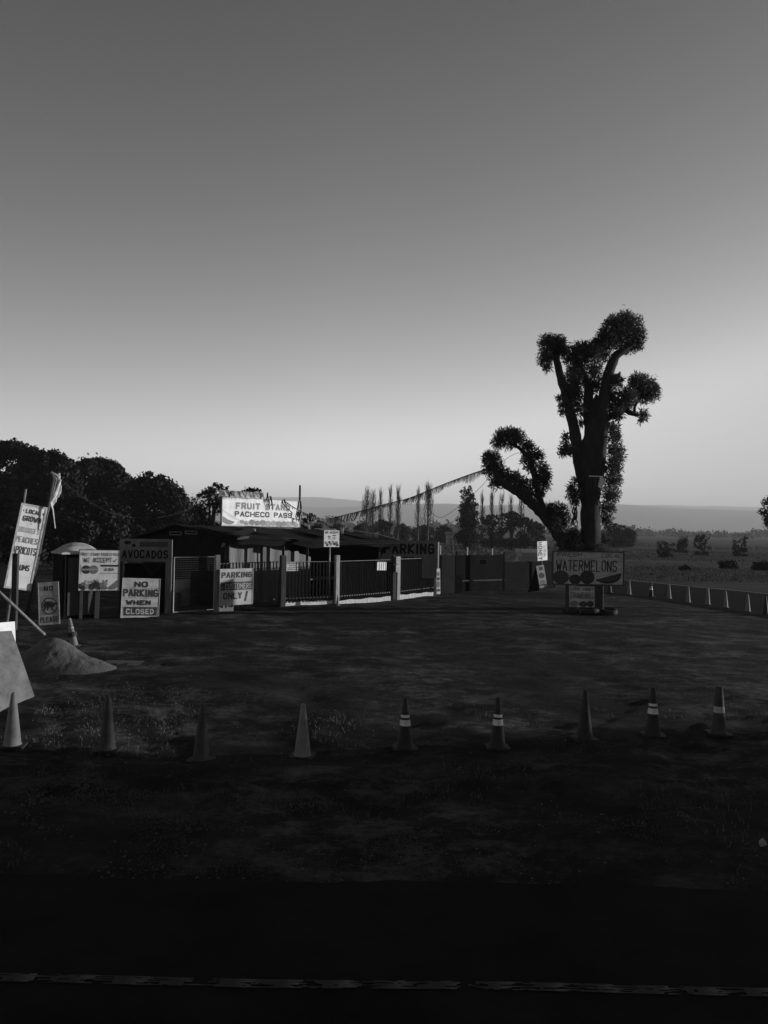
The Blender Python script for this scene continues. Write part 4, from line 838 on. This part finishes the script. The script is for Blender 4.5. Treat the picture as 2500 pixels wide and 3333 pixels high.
# A-frame board leaning, watermelon pictures
t, w, h = sign('easel_sign', 'narrow leaning easel board with painted fruit beside the watermelon sign', 1757, 1782, 1842, 1915, 36.5, yaw=25, tilt=-8, lean=6, frame=None, face='tan', items=[('poly', 'fruit_painting', disc_pts(.5, .55, .38, .13, 20), 'ink2', 0), ('poly', 'fruit_painting', disc_pts(.5, .25, .38, .10, 20), 'mid', 1), ('poly', 'dark_band', rect(.05, .95, .10, .16), 'ink2', 2), ('poly', 'dark_band', rect(.3, .8, .78, .94), 'ink2', 2)])
MB().slab([(-.45, .35, -.1), (.0, .05, -.1), (.02, .02, h*.98)], (0, .03, 0)).build('side_brace', M['dark'], t)
# ------------------------------------------------------------------ watermelon sign
def slice_pts():
    o_ = [(.60, .16), (.95, .37), (.96, .30), (.94, .20), (.90, .12), (.84, .07), (.76, .05), (.68, .08), (.62, .13)]; return o_
t, w, h = sign('watermelon_sign', 'wide fresh local watermelons billboard on posts in front of the pollarded tree', 1797, 2031, 1792, 1902, 27.9, yaw=-2, frame='frame', fw=.05, face='whiteD', th=.04, items=[
    ('text', 'FRESH', .06, .42, .83, .95, 'ink2', dict(bold=.01, shear=.35)), ('text', 'LOCAL', .68, .97, .82, .94, 'ink2', dict(bold=.01, shear=.35)), ('text', 'WATERMELONS', .05, .90, .40, .73, 'ink', dict(bold=.0)),
    ('poly', 'melon_picture', disc_pts(.12, .22, .115, .20), 'bar', 1), ('poly', 'melon_picture', disc_pts(.32, .16, .085, .15), 'ink2', 2), ('poly', 'melon_picture', disc_pts(.49, .23, .10, .205), 'ink2', 3), ('poly', 'melon_picture', slice_pts(), 'ink', 4),
    ('poly', 'melon_picture', [(.63, .17), (.92, .34), (.93, .28), (.90, .19), (.84, .13), (.76, .11), (.68, .13)], 'bar', 5)])
dz = t.location.z
for u_, pw in ((.66, .34), (.22, .12)): MB().box((u_*w, .20 if pw > .2 else .1, h*.45-dz/2), (pw, pw*.8, dz+h*.9)).build('post', M['postD'], t, bev=.02)
t2, w2, h2 = sign('strawberry_sign', 'small local sweet strawberries board propped under the watermelon billboard', 1852, 1937, 1907, 1976, 27.6, yaw=-2, lean=6, frame='frame', fw=.02, face='whiteD', items=[
    ('text', 'LOCAL SWEET', .06, .95, .80, .93, 'ink2', dict(bold=.01, shear=.3)), ('text', 'STRAWBERRIES', .05, .95, .42, .70, 'ink', dict(bold=.01)), ('poly', 'fruit_painting', disc_pts(.2, .16, .17, .15, 20, wob=.08), 'mid', 1), ('poly', 'fruit_painting', disc_pts(.55, .15, .17, .13, 20, wob=.08), 'ink2', 2), ('poly', 'fruit_painting', disc_pts(.82, .17, .14, .15, 20, wob=.08), 'ink2', 3)])
def torus(mb, c, R0, r0, M3=None, a=24, b=10):
    V = []
    for i in range(a):
        t_ = 2*math.pi*i/a
        for j in range(b):
            s_ = 2*math.pi*j/b; v = Vector(((R0+r0*math.cos(s_))*math.cos(t_), (R0+r0*math.cos(s_))*math.sin(t_), r0*1.25*math.sin(s_))); V.append(Vector(c)+(M3 @ v if M3 else v))
    mb.add(V, [(i*b+j, ((i+1) % a)*b+j, ((i+1) % a)*b+(j+1) % b, i*b+(j+1) % b) for i in range(a) for j in range(b)]); return mb
for (x, y, lb, rz) in [(1862, 1992, 'half buried tyre at the left foot of the strawberry board', .1), (1925, 1996, 'tyre lying in front of the strawberry board', -.1), (1985, 1996, 'tyre lying at the right of the thick billboard post', .2)]:
    g_ = gp(x, y); o = torus(MB(), (0, 0, .05), .24, .085, Matrix.Rotation(rz, 3, 'X')).build('old_tyre', M['rubber'], smooth=True); o.location = (g_.x, g_.y+.15, 0); tag(o, lb, 'tyre', 'old tyres round the foot of the billboard')
p = gp(1842, 1920); o = torus(MB(), (0, 0, 0), .12, .07).build('white_bucket', M['whiteD'], smooth=True); bpy.data.objects.remove(o)
# ------------------------------------------------------------------ objects at the left edge
# dirt pile
g_ = gp(205, 2180); K = 80; V = []
for i in range(K):
    for j in range(K):
        a, b_ = -1+2*i/(K-1), -1+2*j/(K-1); x = a*1.25; y = b_*1.0
        r1 = math.hypot((x+.36)/.8, (y-.05)/.7); r2 = math.hypot((x-.05)/.95, (y+.05)/.65)
        h1, h2 = .60*max(0, 1-r1**1.6)*(r1 < 1), .36*max(0, 1-r2**1.2); z = (h1**3+h2**3)**(1/3); z = z+0.035*noise.noise((x*3, y*3, 1))*min(1, z*5)+.018*noise.noise((x*9, y*9, 4))*min(1, z*5)+.012*noise.noise((x*22, y*22, 8))*min(1, z*5)
        V.append((g_.x+x, g_.y+.25+y, z-.015))
V = np.array(V); I = np.arange(K*K).reshape(K, K); Fq = np.stack([I[:-1, :-1], I[1:, :-1], I[1:, 1:], I[:-1, 1:]], -1).reshape(-1, 4)
tag(np_mesh('dirt_pile', V, Fq, M['dirtp'], smooth=True), 'mound of pale loose dirt beside the plywood sheet', 'dirt pile')
a = gp(150, 2090); a.z = .35; pole('wooden_stake', 'long straight stake slanting down into the dirt pile from the left', 'stake', at(146, 2066, 16.4), at(-40, 1892, 15.3), .028, .034, 'post')
def flat(name, label, pts, th, m, cat='board'):
    mb = MB(); mb.slab(pts, th); o = mb.build(name, M[m]); c = Vector(pts[0]); o.data.transform(Matrix.Translation(-c)); o.location = c; return tag(o, label, cat)
A0 = gp(-230, 2420); B0 = gp(109, 2268); B1 = at(34, 2053, B0.y+.55); A1 = at(-290, 2075, A0.y+.55)
C0 = B0.lerp(B1, .55)+Vector((.04, .0, 0)); cc = at(72, 2160, B0.y+.2)
flat('plywood_sheet', 'scuffed plywood sheet leaning at the lower left edge of the photograph', [A0, B0, cc, B1, A1], (.012, .02, 0), 'ply')
A0 = at(-230, 2370, 12.9); B0 = at(52, 2225, 14.3); B1 = at(45, 2023, 14.5); A1 = at(-260, 2047, 13.0)
flat('white_board', 'white painted board behind the plywood sheet at the left edge', [Vector((A0.x, 12.9, 0)), Vector((B0.x, 14.3, 0)), B1, A1], (.01, .02, 0), 'white')
for x, y, lb in [(2482, 2757, 'small crumpled white paper on the dirt at the right edge'), (563, 2001, 'white scrap lying at the foot of the gate post'), (1848, 2052, 'tiny pale scrap in the dirt in front of the strawberry board')]:
    p = gp(x, y); mb = MB()
    for k in range(4): c = p+Vector((random.uniform(-.012, .012), random.uniform(-.01, .01), .012+.008*k)); r_ = .022 if x > 2000 else .04; mb.slab([c+Vector((-r_, -.02, 0)), c+Vector((r_, -.03, .02)), c+Vector((r_*.7, .03, .04)), c+Vector((-r_*.8, .02, .02))], (0, 0, .004))
    o = mb.build('paper_scrap', M['fade']); o.data.transform(Matrix.Translation(-p)); o.location = (p.x, p.y, gz(p.x, p.y)); tag(o, lb, 'litter')
# ------------------------------------------------------------------ cones
def cone(name, label, kind, group='road cones along the highway'):
    t = thing(name, label, 'traffic cone', group=group)
    body = {'plain': 'cone', 'pale': 'coneL', 'dark': 'coneD', 'two': 'coneD', 'one': 'cone', 'slim': 'coneL', 'thin': 'coneL'}[kind]
    mb = MB(); q = .165 if kind not in ('slim', 'thin') else .13
    oc = [(q*.7, -q), (q, -q*.7), (q, q*.7), (q*.7, q), (-q*.7, q), (-q, q*.7), (-q, -q*.7), (-q*.7, -q)]
    mb.slab([(x, y, 0) for x, y in oc[::1]], (0, 0, .03)); mb.build('base', M['coneBase'], t)
    r0, r1, h = ((.108, .026, .71) if kind != 'thin' else (.095, .026, .68)) if kind != 'slim' else (.09, .035, .70)
    if kind == 'one': r0, r1 = .105, .045
    sg = 24; prof = [(r0+.012, .03), (r0, .05), (r1+.006, h-.02), (r1-.004, h-.005), (r1-.012, h)]
    mb = MB(); mb.add([(math.cos(2*math.pi*j/sg)*a, math.sin(2*math.pi*j/sg)*a, z) for a, z in prof for j in range(sg)], [(i*sg+j, i*sg+(j+1) % sg, (i+1)*sg+(j+1) % sg, (i+1)*sg+j) for i in range(4) for j in range(sg)]+[tuple(4*sg+j for j in range(sg))]); mb.build('body', M[body], t, smooth=True)
    bands = {'two': [(.44, .60), (.33, .41)], 'one': [(.33, .42)], 'slim': [(.46, .60)]}.get(kind, [])
    for a_, b_ in bands:
        rr_ = lambda z: r0+(r1-r0)*(z-.05)/(h-.07)+.004
        mb = MB(); mb.add([(math.cos(2*math.pi*j/sg)*rr_(z), math.sin(2*math.pi*j/sg)*rr_(z), z) for z in (a_, b_) for j in range(sg)], [(j, (j+1) % sg, sg+(j+1) % sg, sg+j) for j in range(sg)]); mb.build('reflective_collar', M['refl' if kind != 'one' else 'reflD'], t, smooth=True)
    return t
def dup(t, loc, rz, label, group=None):
    r = t.copy(); C.objects.link(r); r.location = loc; r.rotation_euler = (0, 0, rz); r['label'] = label
    if group: r['group'] = group
    for ch in list(t.children):
        c = ch.copy(); C.objects.link(c); c.parent = r
    return r
proto = {}
def put(kind, x, y, label, rot=None, group='road cones along the highway', lean=None):
    p = gp(x, y); z = gz(p.x, p.y)-.005
    if group.startswith('cones along the side'): z = max(z, 0)
    if kind not in proto: t = cone('road_cone', label, kind, group); proto[kind] = t; t.location = (p.x, p.y, z); t.rotation_euler = (0, 0, random.uniform(-.3, .3))
    else: t = dup(proto[kind], (p.x, p.y, z), random.uniform(-.4, .4), label, group)
    if lean: t.rotation_euler = lean
    return t
put('pale', 40, 2418, 'pale sunlit cone in the front row in front of the plywood sheet')
put('plain', 349, 2424, 'plain dark cone second in the front row from the left')
put('plain', 656, 2438, 'plain dark cone third in the front row, nearest to the road')
put('pale', 985, 2424, 'plain cone fourth in the front row with a long pale sunlit side')  # whole body coloured paler to stand for its sunlit side
put('two', 1318, 2408, 'two collared cone in the middle of the front row')
put('two', 1620, 2408, 'two collared cone right of the middle one in the front row')
put('dark', 1904, 2394, 'plain black looking cone between two collared ones')
put('two', 2125, 2384, 'two collared cone third from the right in the front row')
put('one', 2340, 2378, 'blunt single collar cone at the right end of the front row')
SG = 'cones along the side road'
for i, (x, y, k, lb) in enumerate([(1984, 1930, 'dark', 'farthest dark cone, just right of the billboard post'), (2048, 1936, 'thin', 'slim lit cone nearest the far corner of the lot'), (2119, 1943, 'two', 'collared cone third along the side road'), (2178, 1950, 'thin', 'cone fourth along the side road'),
     (2240, 1962, 'thin', 'dim cone fifth along the side road'), (2304, 1969, 'slim', 'brightest white cone in the side road row'), (2362, 1979, 'thin', 'cone seventh along the side road'), (2434, 1992, 'thin', 'tall lit cone near the right edge on the side road'), (2492, 2002, 'dark', 'dark cone cut by the right edge of the photograph')]):
    put(k, x, y, lb, group=SG)
t = put('slim', 243, 2100, 'pale tilted cone with a dark band behind the dirt pile', group='odd cones in the lot', lean=(0, R(-12), 0))
t = put('pale', 1099, 1973, 'tiny pale cone at the foot of the lit fence post', group='odd cones in the lot'); t.scale = (.62, .62, .55)
mb = MB(); mb.tube([(0, 0, .25), (0, 0, .36)], .105, 16); o = mb.build('dark_band', M['coneBase']); o.parent = [c for c in bpy.data.objects if c.get('label', '').startswith('pale tilted cone')][0]
# ------------------------------------------------------------------ bunting with fringe
def bunting(name, label, pts, drop, m1='tarpD', stepm=.035, skip=()):
    P = [Vector(p) for p in pts]; Q = []
    for i in range(len(P)-1):
        for k in range(10):
            p0, p1, p2, p3 = P[max(i-1, 0)], P[i], P[i+1], P[min(i+2, len(P)-1)]; t = k/10
            Q.append(.5*((2*p1)+(p2-p0)*t+(2*p0-5*p1+4*p2-p3)*t*t+(-p0+3*p1-3*p2+p3)*t**3))
    Q.append(P[-1]); t = thing(name, label, 'bunting', tuple(Q[0])); MB().tube(Q, .02, 6).build('cord', M['frame'], t, world=True)
    L_ = [0]
    for i in range(len(Q)-1): L_.append(L_[-1]+(Q[i+1]-Q[i]).length)
    s_ = 0; A = MB(); B_ = MB()
    while s_ < L_[-1]:
        i = max(0, min(len(Q)-2, int(np.searchsorted(L_, s_))-1)); f_ = (s_-L_[i])/max(1e-6, L_[i+1]-L_[i]); p = Q[i].lerp(Q[i+1], f_); u = (Q[i+1]-Q[i]).normalized()
        dens = .5+.5*math.sin(s_*2.1)+.3*math.sin(s_*5.3)
        dr = drop*random.uniform(.6, 1.05)*(.75+.25*math.sin(s_*1.3)); tgt = A if random.random() < .35+.3*dens else B_
        w_ = random.uniform(.02, .06); e = p-UP*dr-u*dr*random.uniform(.1, .5)+Vector((0, random.uniform(-.06, .06), 0))
        if random.random() < .9: tgt.slab([p, p+u*w_, e+u*w_*.6, e], (0, .004, 0))
        s_ += stepm*random.uniform(.5, 1.4)
    for mb_, nm, mt in ((A, 'dark_fringe', M['frame']), (B_, 'pale_fringe', M['greyb'])):
        o = mb_.build(nm, mt, t, world=True); o['kind'] = 'stuff'
bunting('fringe_bunting', 'long fringed bunting rising from the roof to the leafy limb of the pollarded tree', [at(1066, 1690, 40), at(1180, 1662, 39.5), at(1250, 1642, 39), at(1330, 1622, 38), at(1420, 1586, 36.5), at(1500, 1555, 34.5), at(1590, 1524, 29.6)], .40)
bunting('fringe_bunting', 'sparse torn bunting sagging from the roof sign across the roof', [at(930, 1634, 32.9), at(978, 1664, 33.4), at(1040, 1688, 34.2), at(1066, 1691, 40)], .16, stepm=.09)
bunting('fringe_bunting', 'thin tattered bunting running down over the roof to the parking area sign', [at(985, 1672, 34.2), at(1030, 1690, 34.2), at(1100, 1722, 34), at(1200, 1748, 34), at(1300, 1758, 33.8)], .12, stepm=.1)
# ------------------------------------------------------------------ field: thin posts, sheds, grass
for x, yt, yb, lb in [(1433, 1776, 1812, 'left one of three thin field posts behind the walls'), (1521, 1781, 1812, 'middle one of three thin field posts behind the walls'), (1602, 1785, 1812, 'right one of three thin field posts behind the walls')]:
    D_ = 52; a = at(x, yt, D_); o = MB().tube([(0, 0, 0), (0, 0, a.z)], .055, 8).build('field_post', M['postL']); o.location = (a.x, D_, 0); tag(o, lb, 'post', 'thin posts in the field')
def shed(name, label, x0, x1, yt, D_, dep, m, door=True):
    a, b_ = at(x0, yt, D_), at(x1, yt, D_); h = a.z; w = b_.x-a.x; t = thing(name, label, 'shed', ((a.x+b_.x)/2, D_, 0))
    MB().box((0, 0, h*.4), (w, dep, h*.8)).build('wall', M[m], t)
    mb = MB(); mb.slab([(-w/2-.3, -dep/2-.3, h*.8), (-w/2-.3, dep/2+.3, h*.8), (-w/2-.3, 0, h)], (w+.6, 0, 0)); mb.build('roof', M['greyb'], t)
    for k in range(3): MB().box((-w*.3+w*.3*k, -dep/2-.02, h*.3), (w*.12, .05, h*.5)).build('door', M['greyb'], t)
shed('field_shed', 'long pale low shed beyond the field left of the dense dark tree', 1455, 1502, 1731, 150, 4, 'tan')
shed('field_shed', 'tiny pale farm shed left of the bare poplars', 1062, 1092, 1716, 190, 5, 'fade')
shed('field_shed', 'tiny white farm shed between the two groups of poplars', 1296, 1318, 1722, 180, 4, 'fade')
def blades(N_, xr, yr, size, dist=lambda x, y: True, wid=.03, z0=0):
    x = rng.uniform(*xr, N_); y = rng.uniform(*yr, N_)
    keep = np.array([dist(a, b) for a, b in zip(x, y)]); x = x[keep]; y = y[keep]; k = len(x); h = size*(.4+rng.random(k)); a = rng.random(k)*6.28
    dx, dy = np.cos(a)*wid*(.5+rng.random(k)), np.sin(a)*wid; lx, ly = rng.normal(size=(2, k))*h*.35
    zz = np.array([gz(p, q) for p, q in zip(x, y)]) if z0 == 0 else np.zeros(k)
    V = np.stack([np.stack([x-dx, y-dy, zz-.01], -1), np.stack([x+dx, y+dy, zz-.01], -1), np.stack([x+lx+dx*.2, y+ly+dy*.2, zz+h], -1), np.stack([x+lx-dx*.2, y+ly-dy*.2, zz+h*.96], -1)], 1).reshape(-1, 3)
    return V, np.arange(k*4).reshape(k, 4)
def infield(x, y):
    s = noise.noise((x*.06, y*.05, 3)); return s > -.35+.7*random.random() and abs(x) < y*.56+2 and not (x > 9 and y < 52 and x-(14.5+(48-y)*.45) < 1.2)
V, Fq = blades(120000, (-40, 75), (47, 140), .10, infield, .03, 1); tag(np_mesh('field_grass', V, Fq, M['dryD']), 'rough dark grass over the field beyond the lot', 'grass', kind='stuff')
V, Fq = blades(40000, (0, 150), (60, 260), .16, lambda x, y: noise.noise((x*.03, y*.02, 9)) > -.2+.5*random.random() and abs(x) < y*.56, .16, 1); tag(np_mesh('field_grass', V, Fq, M['dry']), 'pale dry grass in bands across the far field', 'grass', kind='stuff')
pc = [(gp(560, 2260), .9), (gp(420, 2255), .7), (gp(300, 2300), .8), (gp(470, 2330), .9), (gp(600, 2330), .5), (gp(1050, 2330), .6), (gp(180, 2380), .6)]
def weedy(x, y):
    return any(math.hypot(x-c.x, (y-c.y)) < r*random.random()**.6 for c, r in pc)
V, Fq = blades(30000, (-6.5, 1), (8.5, 14), .02, weedy, .004); tag(np_mesh('dry_weeds', V, Fq, M['dry']), 'patches of short dry weeds around the front row of cones', 'weeds', kind='stuff')
V, Fq = blades(9000, (-7, 8), (6.5, 13), .05, lambda x, y: noise.noise((x*.7, y*.9, 5)) > .12, .005); tag(np_mesh('dry_weeds', V, Fq, M['dry']), 'thin scattered dry weeds on the roadside dirt', 'weeds', kind='stuff')
pch = [(gp(690, 2770), .55), (gp(560, 2700), .4), (gp(800, 2810), .3), (gp(300, 2560), .6), (gp(180, 2600), .5), (gp(1300, 2740), .5), (gp(1480, 2740), .35), (gp(1560, 2700), .25), (gp(900, 2600), .4), (gp(2150, 2680), .35)]
def chaffy(x, y): return any(math.hypot(x-c.x, (y-c.y)*1.1) < r*2.3*random.random()**.6*(.6+.8*abs(noise.noise((x*2.5, y*2.5, 4)))) for c, r in pch) and noise.noise((x*1.6, y*1.6, 12)) > -.25
V, Fq = blades(150000, (-6.5, 5), (6.5, 13.5), .009, chaffy, .007); tag(np_mesh('dry_chaff', V, Fq, M['chaff']), 'pale dry chaff trodden into the roadside dirt in patches', 'chaff', kind='stuff')
# pebbles
mb = MB(); base_v = [(1, 0, 0), (-1, 0, 0), (0, 1, 0), (0, -1, 0), (0, 0, .7), (0, 0, -.7)]; bf = [(0, 2, 4), (2, 1, 4), (1, 3, 4), (3, 0, 4), (2, 0, 5), (1, 2, 5), (3, 1, 5), (0, 3, 5)]
Vp = []; Fp = []
for i in range(7000):
    y = 6.42+ (rng.random()**1.6)*14; x = rng.uniform(-.53*y-1, .53*y+1); s_ = .004+.010*rng.random()**3*(1.5 if noise.noise((x, y, 2)) > .1 else 1); z = gz(x, y)
    if noise.noise((x*.8, y*.8, 7)) < .0 and rng.random() < .85: continue
    n0 = len(Vp); a = rng.random()*6.28
    Vp += [(x+s_*(v[0]*math.cos(a)*1.2-v[1]*math.sin(a)), y+s_*(v[0]*math.sin(a)+v[1]*math.cos(a)), z+s_*v[2]+s_*.2) for v in base_v]; Fp += [(n0+a_, n0+b, n0+c) for a_, b, c in bf]
tag(np_mesh('pebbles', np.array(Vp), np.array(Fp), M['stone']), 'small pebbles scattered over the roadside dirt', 'gravel', kind='stuff')
# ------------------------------------------------------------------ the air
me = bpy.data.meshes.new('haze'); hb = MB().box((0, 5200, 136), (28200, 16800, 276)); me.from_pydata([tuple(v) for v in hb.v], [], hb.f)
hm = bpy.data.materials.new('haze_air'); hm.use_nodes = True; n = hm.node_tree; n.nodes.clear(); ou = n.nodes.new('ShaderNodeOutputMaterial'); pv = n.nodes.new('ShaderNodeVolumePrincipled')
pv.inputs['Color'].default_value = (.9, .9, .9, 1); pv.inputs['Density'].default_value = 2.6e-4; pv.inputs['Anisotropy'].default_value = 0.0
n.links.new(pv.outputs[0], ou.inputs['Volume']); me.materials.append(hm)
ho = link(bpy.data.objects.new('haze', me)); ho['kind'] = 'stuff'; ho['label'] = 'pale even haze that fades the far hills'; ho['category'] = 'haze'
